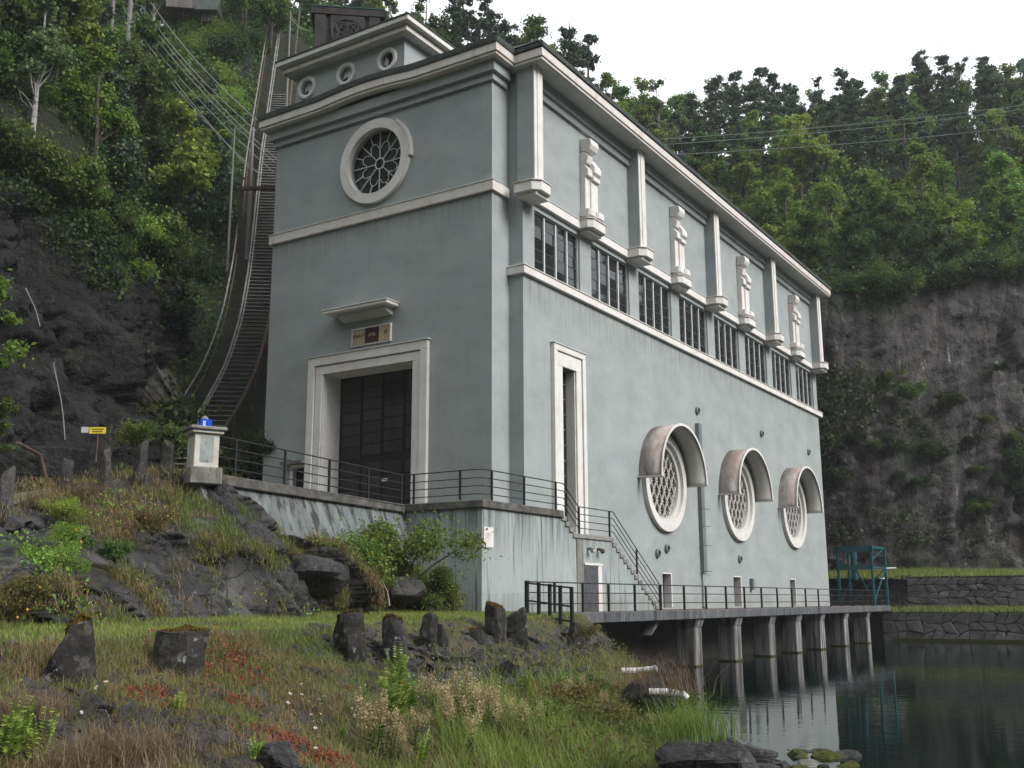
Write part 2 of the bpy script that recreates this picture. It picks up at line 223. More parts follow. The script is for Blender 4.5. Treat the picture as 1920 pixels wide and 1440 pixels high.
# ---------------------------------------------------------------- mesh builder
class MB:
    def __init__(s): s.v = []; s.f = []
    def add(s, vs, fs):
        o = len(s.v); s.v += [tuple(map(float, p)) for p in vs]; s.f += [tuple(o+i for i in f) for f in fs]; return s
    def box(s, x0, x1, y0, y1, z0, z1):
        return s.add([(x0, y0, z0), (x1, y0, z0), (x1, y1, z0), (x0, y1, z0), (x0, y0, z1), (x1, y0, z1), (x1, y1, z1), (x0, y1, z1)],
                     [(3, 2, 1, 0), (4, 5, 6, 7), (0, 1, 5, 4), (1, 2, 6, 5), (2, 3, 7, 6), (3, 0, 4, 7)])
    def obox(s, c, u, v, wv):                           # oriented box: centre and three half-vectors
        c, u, v, wv = map(np.asarray, (c, u, v, wv)); P = [c+a*u+b*v+d*wv for d in (-1, 1) for a, b in ((-1, -1), (1, -1), (1, 1), (-1, 1))]
        return s.add(P, [(3, 2, 1, 0), (4, 5, 6, 7), (0, 1, 5, 4), (1, 2, 6, 5), (2, 3, 7, 6), (3, 0, 4, 7)])
    def prism(s, pts, vec):
        n = len(pts); vec = np.asarray(vec, float); P = [np.asarray(p, float) for p in pts]
        return s.add(P+[p+vec for p in P], [tuple(range(n))[::-1], tuple(range(n, 2*n))]+[(i, (i+1) % n, (i+1) % n+n, i+n) for i in range(n)])
    def tube(s, pts, r, n=7, cap=True):
        P = [np.asarray(p, float) for p in pts]; R = r if hasattr(r, '__len__') else [r]*len(P); vs = []; fs = []; prev = None
        for i, p in enumerate(P):
            d = (P[min(i+1, len(P)-1)]-P[max(i-1, 0)]); d = d/(np.linalg.norm(d)+1e-9)
            if prev is None: a = np.cross(d, (0, 0, 1) if abs(d[2]) < .9 else (1, 0, 0))
            else: a = prev-d*(prev@d)
            a = a/(np.linalg.norm(a)+1e-9); prev = a; b = np.cross(d, a)
            vs += [p+R[i]*(math.cos(2*math.pi*k/n)*a+math.sin(2*math.pi*k/n)*b) for k in range(n)]
        for i in range(len(P)-1): fs += [(i*n+k, i*n+(k+1) % n, (i+1)*n+(k+1) % n, (i+1)*n+k) for k in range(n)]
        if cap: fs += [tuple(range(n))[::-1], tuple(range((len(P)-1)*n, len(P)*n))]
        return s.add(vs, fs)
    def bar(s, p0, p1, wd, ht=None, up=(0, 0, 1)):
        p0, p1 = np.asarray(p0, float), np.asarray(p1, float); d = p1-p0; l = np.linalg.norm(d); d = d/l; up = np.asarray(up, float)
        if abs(d@up) > .95: up = np.array([1., 0, 0])
        a = np.cross(d, up); a /= np.linalg.norm(a); b = np.cross(a, d); ht = ht or wd
        return s.obox((p0+p1)/2, d*l/2, a*wd/2, b*ht/2)
    def ring(s, c, u, v, wv, prof, n=48, a0=0, a1=2*math.pi):   # sweep a closed (radius, offset) profile round c
        c, u, v, wv = map(lambda q: np.asarray(q, float), (c, u, v, wv)); full = abs(a1-a0-2*math.pi) < 1e-6; m = n if full else n+1; k = len(prof); vs = []
        for i in range(m):
            t = a0+(a1-a0)*i/n; d = math.cos(t)*u+math.sin(t)*v
            vs += [c+r*d+o*wv for r, o in prof]
        fs = []
        for i in range(n):
            j = (i+1) % m
            fs += [(i*k+q, i*k+(q+1) % k, j*k+(q+1) % k, j*k+q) for q in range(k)]
        if not full: fs += [tuple(range(k))[::-1], tuple(range((m-1)*k, m*k))]
        return s.add(vs, fs)
    def disc(s, c, u, v, r, n=40):
        c, u, v = map(lambda q: np.asarray(q, float), (c, u, v))
        return s.add([c+r*(math.cos(2*math.pi*i/n)*u+math.sin(2*math.pi*i/n)*v) for i in range(n)], [tuple(range(n))])
    def wall(s, O, U, V, u0, u1, v0, v1, rects=(), circles=(), depth=.4, W=(0, 0, 0)):
        O, U, V, W = map(lambda q: np.asarray(q, float), (O, U, V, W)); P = lambda a, b, d=0: O+U*a+V*b-W*d
        sq = [(c[0]-c[2]*1.15, c[0]+c[2]*1.15, c[1]-c[2]*1.15, c[1]+c[2]*1.15) for c in circles]
        us = sorted({u0, u1} | {q for r in list(rects)+sq for q in r[:2] if u0 < q < u1}); vs_ = sorted({v0, v1} | {q for r in list(rects)+sq for q in r[2:4] if v0 < q < v1})
        for a, b in zip(us, us[1:]):
            for c, d in zip(vs_, vs_[1:]):
                m, n = (a+b)/2, (c+d)/2
                if any(r[0] < m < r[1] and r[2] < n < r[3] for r in list(rects)+sq): continue
                s.add([P(a, c), P(b, c), P(b, d), P(a, d)], [(0, 1, 2, 3)])
        for r in rects:
            q = [(r[0], r[2]), (r[1], r[2]), (r[1], r[3]), (r[0], r[3])]
            for i in range(4): a, b = q[i], q[(i+1) % 4]; s.add([P(*a), P(*b), P(*b, depth), P(*a, depth)], [(0, 1, 2, 3)])
        for c, r in zip(circles, sq):
            n = 48; o = len(s.v); pts = []
            for i in range(n):
                t = 2*math.pi*i/n; ct, st = math.cos(t), math.sin(t); k = 1.15*c[2]/max(abs(ct), abs(st))
                pts += [P(c[0]+c[2]*ct, c[1]+c[2]*st), P(c[0]+k*ct, c[1]+k*st), P(c[0]+c[2]*ct, c[1]+c[2]*st, depth)]
            fs = []
            for i in range(n):
                j = (i+1) % n; fs += [(3*i, 3*i+1, 3*j+1, 3*j), (3*i, 3*j, 3*j+2, 3*i+2)]
            s.add(pts, fs)
            for i in (n//8, 3*n//8, 5*n//8, 7*n//8): pass
        return s
    def mesh(s, name, mat, smooth=False):
        me = bpy.data.meshes.new(name); me.from_pydata(s.v, [], s.f); me.materials.append(M[mat] if isinstance(mat, str) else mat)
        bm = bmesh.new(); bm.from_mesh(me); bmesh.ops.recalc_face_normals(bm, faces=bm.faces); bm.to_mesh(me); bm.free()
        if smooth: me.shade_smooth()
        return me
    def build(s, name, mat, parent=None, smooth=False, bevel=0):
        off = Vector(parent_world(parent)) if parent else Vector((0, 0, 0))
        s.v = [(p[0]-off[0], p[1]-off[1], p[2]-off[2]) for p in s.v]
        o = bpy.data.objects.new(name, s.mesh(name, mat, smooth)); COL.objects.link(o)
        if parent: o.parent = parent
        if bevel:
            b = o.modifiers.new('bevel', 'BEVEL'); b.width = bevel; b.segments = 1; b.limit_method = 'ANGLE'
        return o
def parent_world(p):
    v = Vector((0, 0, 0))
    while p: v = v+p.location; p = p.parent
    return v
def tag(o, label=None, cat=None, group=None, kind=None):
    for k, q in (('label', label), ('category', cat), ('group', group), ('kind', kind)):
        if q: o[k] = q
    return o
def thing(name, label, cat, loc=(0, 0, 0), group=None):
    o = bpy.data.objects.new(name, None); COL.objects.link(o); o.location = [float(q) for q in loc]; o.empty_display_size = .3
    return tag(o, label, cat, group)
def share(name, me, parent=None, loc=(0, 0, 0), rot=(0, 0, 0), sc=(1, 1, 1)):
    o = bpy.data.objects.new(name, me); COL.objects.link(o); o.parent = parent
    o.location = [float(q) for q in loc]; o.rotation_euler = rot; o.scale = sc; return o
def npmesh(name, V, F, mat, tone=None, smooth=False):    # fast mesh from arrays
    V = np.asarray(V, np.float32); F = np.asarray(F, np.int32); k = F.shape[1]
    me = bpy.data.meshes.new(name); me.vertices.add(len(V)); me.vertices.foreach_set('co', V.ravel())
    me.loops.add(F.size); me.loops.foreach_set('vertex_index', F.ravel()); me.polygons.add(len(F))
    me.polygons.foreach_set('loop_start', np.arange(0, F.size, k, dtype=np.int32)); me.update(calc_edges=True)
    if tone is not None:
        a = me.attributes.new('tone', 'FLOAT', 'FACE'); a.data.foreach_set('value', np.asarray(tone, np.float32))
    me.materials.append(M[mat] if isinstance(mat, str) else mat)
    if smooth: me.shade_smooth()
    return me
def structure(name, me):
    o = bpy.data.objects.new(name, me); COL.objects.link(o); o['kind'] = 'structure'; return o
def stuff(name, me, label):
    o = bpy.data.objects.new(name, me); COL.objects.link(o); return tag(o, label, None, None, 'stuff')
def grid_faces(nu, nv):
    i, j = np.meshgrid(np.arange(nu-1), np.arange(nv-1), indexing='ij'); a = (i*nv+j).ravel(); return np.stack([a, a+nv, a+nv+1, a+1], 1)
def unit(a): return a/(np.linalg.norm(a, axis=-1, keepdims=True)+1e-9)
def cards(C, D, size, asp=.55, rng=None, fold=0.):       # one leaf-shaped quad per centre; D = its long direction
    n = len(C); rng = rng or np.random.default_rng(1); D = unit(D); sd_ = unit(np.cross(D, rng.normal(size=(n, 3)))); size = np.broadcast_to(size, (n,))[:, None]
    nn = np.cross(D, sd_)
    V = np.stack([C-D*size*.5, C+sd_*size*asp*.5+nn*size*fold, C+D*size*.5, C-sd_*size*asp*.5+nn*size*fold], 1).reshape(-1, 3)
    return V, np.arange(4*n).reshape(n, 4)
def blades(C, H, lean, wd, rng, segs=2):                 # grass blades from base points, curved
    n = len(C); a = rng.uniform(0, 2*np.pi, n); dr = np.stack([np.cos(a), np.sin(a), 0*a], 1); sd_ = np.stack([-np.sin(a), np.cos(a), 0*a], 1)
    H = np.broadcast_to(H, (n,)); lean = np.broadcast_to(lean, (n,)); V = []
    for k in range(segs+1):
        t = k/segs; c = C+np.array([0, 0, 1.])*(H*t*(1-.25*lean*t))[:, None]+dr*(H*lean*t*t)[:, None]; ww = wd*(1-t*.92)
        V += [c-sd_*ww/2, c+sd_*ww/2]
    V = np.stack(V, 1); m = 2*(segs+1); b = np.arange(n)[:, None]*m
    F = np.concatenate([np.concatenate([b+2*k, b+2*k+1, b+2*k+3, b+2*k+2], 1) for k in range(segs)], 0)
    return V.reshape(-1, 3), F, segs
rng = np.random.default_rng(7); random.seed(7)
# ================================================================ the setting: ground, water, rock, hillside
WATER = -7.3
EY = [-80, -45, -34, -28, -23, -20.7, -16, -13.5, -9, -6, 0, 2, 4, 6, 12]; EX = [23, 14.7, 11.2, 9.9, 8.5, 7.75, 7.05, 6.7, 5.95, 5.1, 3.6, 2.3, -.8, -5, -14]
def gz(x, y):
    x, y = np.atleast_1d(np.asarray(x, float)), np.atleast_1d(np.asarray(y, float)); d = x-np.interp(y, EY, EX)
    p = np.stack([x, y, 0*x], 1)
    z = np.where(d <= 0, -5.02+.04*np.minimum(-d, 8), -5.02-.78*np.clip(d, 0, .7)-np.interp(y, [-13, -7, -2, 2], [.335, .42, .85, 1.1])*np.maximum(d-.7, 0))
    z = z+np.where(d > 0, np.minimum(d, 1)*(.16*fbm(p*.7, 3)+.05*fbm(p*2.6, 5)), .035*fbm(p*.8, 4))
    return np.maximum(z, -9.6)
def hit(px, py):                                         # where a photo pixel's sight line meets the ground
    d = at(px, py, 1)-CAM
    t = np.linspace(5, 60, 1400); P = CAM+d*t[:, None]; g = gz(P[:, 0], P[:, 1]); k = np.argmax(P[:, 2] < g)
    return P[k]
gx = np.arange(-16, 44, .28); gy = np.arange(-62, 13, .28)
X, Y = np.meshgrid(gx, gy, indexing='ij'); Z = gz(X.ravel(), Y.ravel())
structure('ground', npmesh('ground', np.stack([X.ravel(), Y.ravel(), Z], 1), grid_faces(len(gx), len(gy)), 'soil', smooth=True))

# water: dark and still, with fine wind ripples
wm = bpy.data.materials.new('dark_water'); wm.use_nodes = True; T = wm.node_tree; b = T.nodes['Principled BSDF']
b.inputs['Base Color'].default_value = (.0010, .0056, .0052, 1); b.inputs['Roughness'].default_value = .03; b.inputs['IOR'].default_value = 1.33
geo = T.nodes.new('ShaderNodeNewGeometry'); hsum = None
for sc, st, amt in ((1.0, (.35, 2.4, 1), 1.0), (2.6, (.5, 2.6, 1), .45), (.25, (1, 1, 1), .8)):
    mp = T.nodes.new('ShaderNodeMapping'); mp.inputs['Scale'].default_value = st; mp.inputs['Rotation'].default_value = (0, 0, math.radians(-32))
    n = T.nodes.new('ShaderNodeTexNoise'); n.inputs['Scale'].default_value = sc; n.inputs['Detail'].default_value = 2
    T.links.new(geo.outputs['Position'], mp.inputs[0]); T.links.new(mp.outputs[0], n.inputs['Vector'])
    m1 = T.nodes.new('ShaderNodeMath'); m1.operation = 'MULTIPLY_ADD'; m1.inputs[1].default_value = amt; T.links.new(n.outputs[0], m1.inputs[0])
    if hsum: T.links.new(hsum, m1.inputs[2])
    else: m1.inputs[2].default_value = 0
    hsum = m1.outputs[0]
bp = T.nodes.new('ShaderNodeBump'); bp.inputs['Strength'].default_value = .35; bp.inputs['Distance'].default_value = .012
T.links.new(hsum, bp.inputs['Height']); T.links.new(bp.outputs[0], b.inputs['Normal']); M['water'] = wm
structure('water', MB().add([(-30, -200, WATER), (400, -200, WATER), (400, 200, WATER), (-30, 200, WATER)], [(0, 1, 2, 3)]).mesh('water', 'water'))

def resample(pts, n):
    P = np.asarray(pts, float); s = np.r_[0, np.cumsum(np.linalg.norm(np.diff(P[:, :2], axis=0), axis=1))]; q = np.linspace(0, s[-1], n)
    return np.stack([np.interp(q, s, P[:, k]) for k in range(3)], 1)
CURT = {}
def curtain(name, foot, top, nu, nv, mat, amp, cell, seed, bulge=0., rot=0., fine=.3, lip=1.5, out=None):
    A, B = resample(foot, nu), resample(top, nu); v = np.linspace(0, 1, nv)[None, :, None]
    P = A[:, None]*(1-v)+B[:, None]*v
    tn = np.gradient(A, axis=0); nrm = unit(np.stack([tn[:, 1], -tn[:, 0], 0*tn[:, 0]], 1))
    if out is not None: nrm = nrm*np.sign((nrm@np.asarray(out, float)))[:, None]
    P = P+nrm[:, None]*(bulge*np.sin(np.pi*v)); Q = P.reshape(-1, 3)
    c, s = math.cos(rot), math.sin(rot); u = np.repeat(np.linspace(0, 1, nu)*np.linalg.norm(np.diff(A, axis=0), axis=1).sum(), nv); h = Q[:, 2]
    R = np.stack([(c*u+s*h)/cell[0], (-s*u+c*h)/cell[1], np.zeros_like(u)+seed*3.3], 1)
    warp = np.stack([fbm(Q*.5, seed+1), fbm(Q*.5, seed+2), 0*u], 1)*.35
    off = amp*facet(R+warp, seed, 1.1)+amp*.5*facet((R+warp*.6)*2.3, seed+1, 1.2)+amp*fine*.5*facet((R+warp*.3)*5.2, seed+2, 1.3)+(amp*fine*.2*facet(R*11.3, seed+6, 1.4) if name != 'rock_outcrop' else 0)
    vv = np.tile(np.linspace(0, 1, nv), nu); off = off*np.clip((1-vv)*8, .15, 1)
    Q = Q+np.repeat(nrm, nv, 0)*off[:, None]
    CURT[name] = (Q.reshape(nu, nv, 3), nrm); return structure(name, npmesh(name, Q, grid_faces(nu, nv), mat))

# rock outcrop that carries the upper road
RF = [at(-330, 1165, 12), at(-60, 1150, 15.2), at(0, 1147, 17), at(130, 1145, 18.5), at(250, 1142, 19.5), at(430, 1137, 22), at(560, 1140, 25), at(650, 1142, 28.5), at(800, 1142, 33.5), np.array([.3, -3.2, -4.8])]
RFz = [np.array([p[0], p[1], -5.15]) for p in RF]
RTOP = [at(-420, 1000, 15), at(-150, 985, 19), at(10, 955, 22.3), at(120, 906, 25), at(195, 905, 25.3), at(262, 890, 26), at(315, 880, 26.5), np.array([.35, -12.9, -1.5]), np.array([.75, -11.4, -2.7]), np.array([.6, -9.5, -3.0]), np.array([.2, -7, -3.3]), np.array([-.3, -4.8, -3.5]), np.array([-.7, -3.3, -3.6])]
curtain('rock_outcrop', RFz, RTOP, 330, 64, 'rock_near', .50, (1.35, 3.6), 11, .45, math.radians(34), .32, out=(1, -.2, 0))
# upper road: a gravel sheet from the top of the outcrop to the cliff
ROADF = RTOP[:7]+[np.array([.15, -13.1, -1.36]), np.array([-.2, -10, -1.36]), np.array([-.7, -6.5, -1.36]), np.array([-1.2, -3.2, -1.36]), np.array([-1.3, .3, -1.36])]
ROADB = [np.array(p, float) for p in [(-10, -34, -2.6), (-10.5, -26, -2.6), (-11, -20, -2.2), (-11.5, -15, -1.5), (-12, -12, -1.4), (-12.5, -10, -1.4), (-13, -8, -1.38), (-14.5, -6, -1.37), (-17, -4, -1.37), (-17, -2, -1.37), (-17, -1, -1.37), (-17, .3, -1.37)]]
A, B = resample(ROADF, 90), np.stack([np.interp(np.linspace(0, 1, 90), np.linspace(0, 1, 12), [q[k] for q in ROADB]) for k in range(3)], 1)
v = np.linspace(0, 1, 50)[None, :, None]; Q = (A[:, None]*(1-v)+B[:, None]*v).reshape(-1, 3); Q[:, 2] += .05*fbm(Q*.8, 8)-.02
structure('upper_road', npmesh('upper_road', Q, grid_faces(90, 50), 'gravel', smooth=True))

# hillside: control heights (ridge, slopes, cliff tops), thin-plate interpolated
SKY = [(560, 60, 118, 9), (640, -40, 118, 13), (720, -15, 112, 13), (790, -30, 112, 13), (860, -30, 112, 13), (915, -20, 112, 13), (955, 30, 112, 11), (1000, 36, 114, 12), (1060, 42, 116, 13), (1100, 70, 118, 12), (1135, 140, 120, 9), (1165, 165, 122, 9), (1195, 150, 128, 11), (1235, 143, 132, 13), (1290, 175, 134, 10), (1335, 128, 138, 14), (1375, 140, 140, 13), (1420, 130, 140, 14), (1475, 160, 142, 11), (1530, 170, 144, 11), (1580, 128, 144, 15), (1640, 165, 146, 11), (1690, 140, 148, 12), (1730, 102, 150, 16), (1765, 112, 150, 15), (1805, 108, 150, 14), (1850, 125, 150, 13), (1905, 118, 150, 14)]
ctl = [tuple(at(a, b_, t)-np.array([0, 0, h])) for a, b_, t, h in SKY]
ctl += [(-16.6, -8.3, 12), (-15.5, -2.6, .4), (-13.6, .3, .6), (-21, -17, 12), (-27, -40, 12), (-38.5, 11.7, 29), (-50, 25.5, 45), (-46, 25, 43.6), (-13.2, 6, 4.5), (-13.2, 15, 9), (-14, 30, 14), (-14, 48, 19), (-1, 51.5, 19.4), (11, 67, 23.6), (32, 86, 26), (75, 110, 26), (-60, -10, 40), (-70, 10, 52), (-30, 0, 23.5), (-45, -30, 27), (30, 128, 53), (60, 140, 52), (90, 150, 50), (-90, 60, 50), (-62, 84, 34), (-45, 120, 36), (-20, 150, 44), (12, 160, 44), (40, 165, 44), (-32, 40, 36), (-20, 60, 30), (-8, 75, 34), (8, 92, 40), (-24, -2, 19)]
TRK = [(285, 905, 41), (345, 858, 43.5), (408, 775, 47.5), (452, 690, 52), (478, 600, 57), (493, 500, 62), (502, 400, 67.5), (510, 300, 73), (528, 160, 82), (545, 20, 92)]   # the funicular climbs a gully
ctl += [tuple(at(*q_)-np.array([0, 0, 1.6])) for q_ in TRK]
CA = [np.array([-16.8, -8.5, 12.4]), at(200, 425, 44), at(272, 462, 46.5), at(308, 505, 49.5), at(318, 560, 53), at(328, 600, 57)]   # top edge of the left cliff
ctl += [tuple(q_) for q_ in CA[1:4]]
ctl += [tuple(at(q_[0]-2.6*.84*FPX/q_[2], q_[1], q_[2])-np.array([0, 0, 1.7])) for q_ in TRK[:6]]
ctl = np.array(ctl); n_ = len(ctl)
def tps(r2): return .5*r2*np.log(r2+1e-9)
Kd = ((ctl[:, None, :2]-ctl[None, :, :2])**2).sum(-1); A_ = np.zeros((n_+3, n_+3)); A_[:n_, :n_] = tps(Kd)+np.eye(n_)*6; A_[:n_, n_:] = np.c_[np.ones(n_), ctl[:, :2]]; A_[n_:, :n_] = A_[:n_, n_:].T
wt = np.linalg.solve(A_, np.r_[ctl[:, 2], 0, 0, 0])
def hz(x, y):
    q = np.stack([np.atleast_1d(x), np.atleast_1d(y)], 1).astype(float); r2 = ((q[:, None]-ctl[None, :, :2])**2).sum(-1)
    return tps(r2)@wt[:n_]+wt[n_]+q@wt[n_+1:]
TOPL = [(-27, -45), (-24, -28), (-20.5, -16), (-16.8, -8.5), (CA[1][0], CA[1][1]), (CA[2][0], CA[2][1]), (-13.6, .4), (-13.2, 8), (-13.5, 26), (-14.5, 48), (-1, 51.5), (11, 67), (32, 86), (80, 112)]
OUTD = [(-1, .1), (-1, .15), (-.95, .2), (-.9, .3), (-.87, .4), (-.83, .47), (-.78, .55), (-.72, .65), (-.66, .75), (-.5, .85), (-.25, .95), (-.1, 1), (0, 1), (.1, 1)]
tp = resample([(a, b_, 0) for a, b_ in TOPL], 150); s_ = np.r_[0, np.cumsum([math.dist(TOPL[i], TOPL[i+1]) for i in range(len(TOPL)-1)])]; q = np.linspace(0, s_[-1], 150)
od = unit(np.stack([np.interp(q, s_, [o[k] for o in OUTD]) for k in (0, 1)], 1)); dd = np.r_[np.linspace(0, 10, 8), np.linspace(12, 110, 48)]
hp = tp[:, None, :2]+od[:, None]*dd[None, :, None]; hp = hp.reshape(-1, 2); hzv = hz(hp[:, 0], hp[:, 1])+.5*fbm(np.c_[hp*.12, 0*hp[:, 0]], 21)
structure('hillside', npmesh('hillside', np.c_[hp, hzv], grid_faces(150, len(dd)), 'hillsoil', smooth=True))
def top_of(i0, i1): return [np.array([a, b_, float(hz(a, b_)[0])+.25]) for a, b_ in TOPL[i0:i1]]
curtain('cliff_left', [(-9, -45, -2.8), (-9.5, -28, -2.8), (-10, -18, -2.4), (-10.6, -11.5, -1.6), (-11.4, -8, -1.5), (-12.8, -5, -1.5), tuple(at(205, 868, 42)), tuple(at(230, 850, 44.5)), tuple(at(257, 800, 47)), tuple(at(284, 740, 50.5)), tuple(at(304, 690, 54.5))], top_of(0, 3)+CA, 300, 90, 'rock', .8, (2.2, 4.4), 23, .5, math.radians(14), .45, out=(1, 0, 0))
curtain('cliff_right', [(-16.1, -2.8, -1.6), (-13.4, .2, -1.6), (-12.6, 8, -2), (-12.8, 26, -2), (-13.2, 50.5, -2.4), (-2.6, 54, -2.4), (9, 65, -2.4), (31, 81, -2.4), (80, 105, -2.4)], top_of(5, 14), 330, 84, 'rock_far', .5, (2.4, 8.0), 31, .4, math.radians(6), .75, out=(.3, -1, 0))

# the valley goes on unseen: woods added to darken reflections and shade the front
FH = [(80, 112), (130, 105), (165, 60), (175, 0), (160, -70), (110, -130), (30, -150), (-60, -120), (-90, -70)]
fb = resample([(a, b_, 0) for a, b_ in FH], 160); fo = unit(fb[:, :2]-np.array([30, 0])); fd = np.linspace(0, 110, 40)
fp = (fb[:, None, :2]+fo[:, None]*fd[None, :, None]).reshape(-1, 2); fz = -8+np.tile(np.minimum(fd*.95, 25+fd*.85), 160)*np.repeat(1+.55*np.clip(-fo[:, 1], 0, 1), 40); P3 = np.c_[fp, fz]; fz = fz+3.2*np.abs(facet(P3*.22, 5, .8))+1.3*facet(P3*.6, 6, 1.)
structure('unseen_hillside', npmesh('unseen_hillside', np.c_[fp, fz], grid_faces(160, 40), 'unseen_wood'))
# ================================================================ the power station
XL, XP, XW = .628, 1.313, .72                            # long wall plane, pilaster face, upper panel plane
W_, L_ = -11.5, 39.1
PS = thing('power_station', 'long blue-grey plastered power station with white trim standing at the water', 'power station', (-5.5, 0, -1.36))
X3, Y3, Z3 = (1, 0, 0), (0, 1, 0), (0, 0, 1)
ROSE = (-5.75, 13.27); PORT = (-8.25, -3.58, -1.36, 4.56)
RW = [(13.4, .82), (22.87, .82), (32.3, .82)]
SW = [(13.0, 14.0), (21.85, 22.95), (31.1, 32.15)]
m = MB()
m.wall((0, 0, 0), (1, 0, 0), Z3, W_, 0, -5, 16.2, [PORT, (-9.75, -9.05, -1.36, .8)], [(ROSE[0], ROSE[1], 1.45)], .55, (0, -1, 0))
m.add([(0, 0, -5), (0, 1.19, -5), (0, 1.19, 16.2), (0, 0, 16.2)], [(0, 1, 2, 3)])
m.add([(W_, 0, -5), (W_, L_, -5), (W_, L_, 17), (W_, 0, 17)], [(0, 1, 2, 3)])
m.add([(W_, L_, -9), (XL, L_, -9), (XL, L_, 17), (W_, L_, 17)], [(0, 1, 2, 3)])
m.add([(0, 1.19, -5), (XL, 1.19, -5), (XL, 1.19, 16.2), (0, 1.19, 16.2)], [(0, 1, 2, 3)])
m.build('wall', 'plaster', PS)
WY0, WP, WW = 2.05, 4.655, 3.66
wins = [(WY0+i*WP, WY0+i*WP+WW, 8.0, 10.5) for i in range(8)]
m = MB().wall((XL, 0, 0), Y3, Z3, 1.19, L_, -5.1, 16.3, wins+[(3.93, 5.05, -1.9, 4.53)]+[(a, b_, -4.86, -3.29) for a, b_ in SW], [(a, b_, 1.66) for a, b_ in RW], .42, X3)
m.build('long_wall', 'plaster_long', PS)
MB().box(-11.4, .5, .6, L_-.1, -9, -5.12).build('basement_wall', 'deck_shade', PS)  # near-black colour stands in for the deep shade under the deck
# upper wall panels between the pilasters
for i in range(4):
    y0 = .987+.656+i*9.2925; MB().box(XL-.05, XW, y0-.1, y0+8.74, 11.0, 16.25).build('upper_panel', 'plaster', PS)
# string course, window ledge
m = MB(); o = .13
m.prism([(W_-o, -o, 10.72), (o, -o, 10.72), (o, 1.05, 10.72), (-.3, 1.05, 10.72), (-.3, .3, 10.72), (W_-o, .3, 10.72)], (0, 0, .40)); m.box(W_-o-.03, o+.03, -o-.03, .3, 11.121, 11.155)
m.build('string_course', 'cornice', PS, bevel=.012)
m = MB(); m.box(XL-.2, XL+.17, 1.64, L_, 10.73, 11.08); m.box(XL-.2, XL+.2, 1.64, L_, 11.082, 11.115); m.build('string_course', 'trim', PS, bevel=.012)
m = MB(); m.box(XL-.3, XL+.16, 1.03, L_+.55, 7.64, 7.94); m.box(XL-.3, XL+.2, 1.0, L_+.58, 7.942, 7.985); m.box(-.02, XL-.3, 1.03, 1.19, 7.64, 7.94); m.box(-.02, XL-.3, 1.0, 1.19, 7.942, 7.985); m.build('window_ledge', 'trim', PS, bevel=.012)
# pilasters with their bracket blocks
def octo(x0, x1, y0, y1, z0, z1, c): return [(x0, y0, z0), (x1-c, y0, z0), (x1, y0+c, z0), (x1, y1-c, z0), (x1-c, y1, z0), (x0, y1, z0)], (0, 0, z1-z0)
PIL = [.987+i*9.2925 for i in range(5)]
for i, y in enumerate(PIL):
    y1 = y+.656; p = MB().box(XL-.1, XP-.06, y, y1, 11.1, 16.1).build('pilaster', 'plaster', PS)
    MB().box(XP-.058, XP, y+.004, y1-.004, 11.12, 16.08).box(XP+.001, XP+.035, y+.2, y1-.06, 11.12, 16.08).build('face_strip', 'trim', p, bevel=.01)
    b_ = MB().prism(*octo(XL-.1, XP+.3, y-.28, y1+.3, 10.74, 11.12, .28)).box(XL, XP+.12, y-.1, y1+.2, 10.58, 10.738).build('bracket', 'trim', p, bevel=.012)
    MB().prism(*octo(XL-.1, XP+.34, y-.32, y1+.34, 11.122, 11.155, .28)).build('bracket_cap', 'cornice', b_)
# stylised relief figures between the pilasters
def figure(y0):
    f = MB(); a, b1, b2, c = y0, y0+.40, y0+.48, y0+1.02; x = XW
    f.prism([(x, a, 11.62), (x+.26, a, 11.62), (x+.26, a, 13.10), (x+.40, a, 13.12), (x+.40, a, 13.42), (x+.16, a, 13.72), (x+.34, a, 13.70), (x+.42, a, 14.02), (x+.20, a, 14.22), (x, a, 14.22)], (0, .44, 0))
    f.prism([(x, b2-.1, 11.62), (x+.34, b2-.1, 11.62), (x+.34, b2-.1, 13.0), (x+.46, b2-.1, 13.0), (x+.46, b2-.1, 13.2), (x+.36, b2-.1, 13.22), (x+.52, b2-.1, 13.36), (x+.52, b2-.1, 13.62), (x+.24, b2-.1, 14.06), (x, b2-.1, 14.06)], (0, .60, 0))
    f.box(x, x+.22, a+.02, c-.05, 11.62, 13.9)
    f.prism([(x+.02, a+.02, 14.26), (x+.46, a+.02, 14.30), (x+.56, a+.02, 14.52), (x+.52, a+.02, 14.78), (x+.02, a+.02, 14.86)], (0, .72, 0))
    return f
figp = None
for i in range(4):
    y = 5.68+i*9.2925; p = figure(y).build('relief_figure', 'trim', PS, bevel=.02)
    MB().prism(*octo(XW-.05, XW+.5, y-.08, y+.52, 11.34, 11.62, .08)).prism(*octo(XW-.05, XW+.58, y+.521, y+1.12, 11.34, 11.62, .08)).build('plinth', 'trim', p, bevel=.012)
    MB().prism(*octo(XL-.1, XW+.62, y-.2, y+1.25, 10.742, 11.12, .2)).box(XL, XW+.4, y, y+1.1, 10.6, 10.74).build('bracket', 'trim', p, bevel=.012)
    MB().prism(*octo(XL-.1, XW+.66, y-.24, y+1.29, 11.122, 11.155, .2)).build('bracket_cap', 'cornice', p)
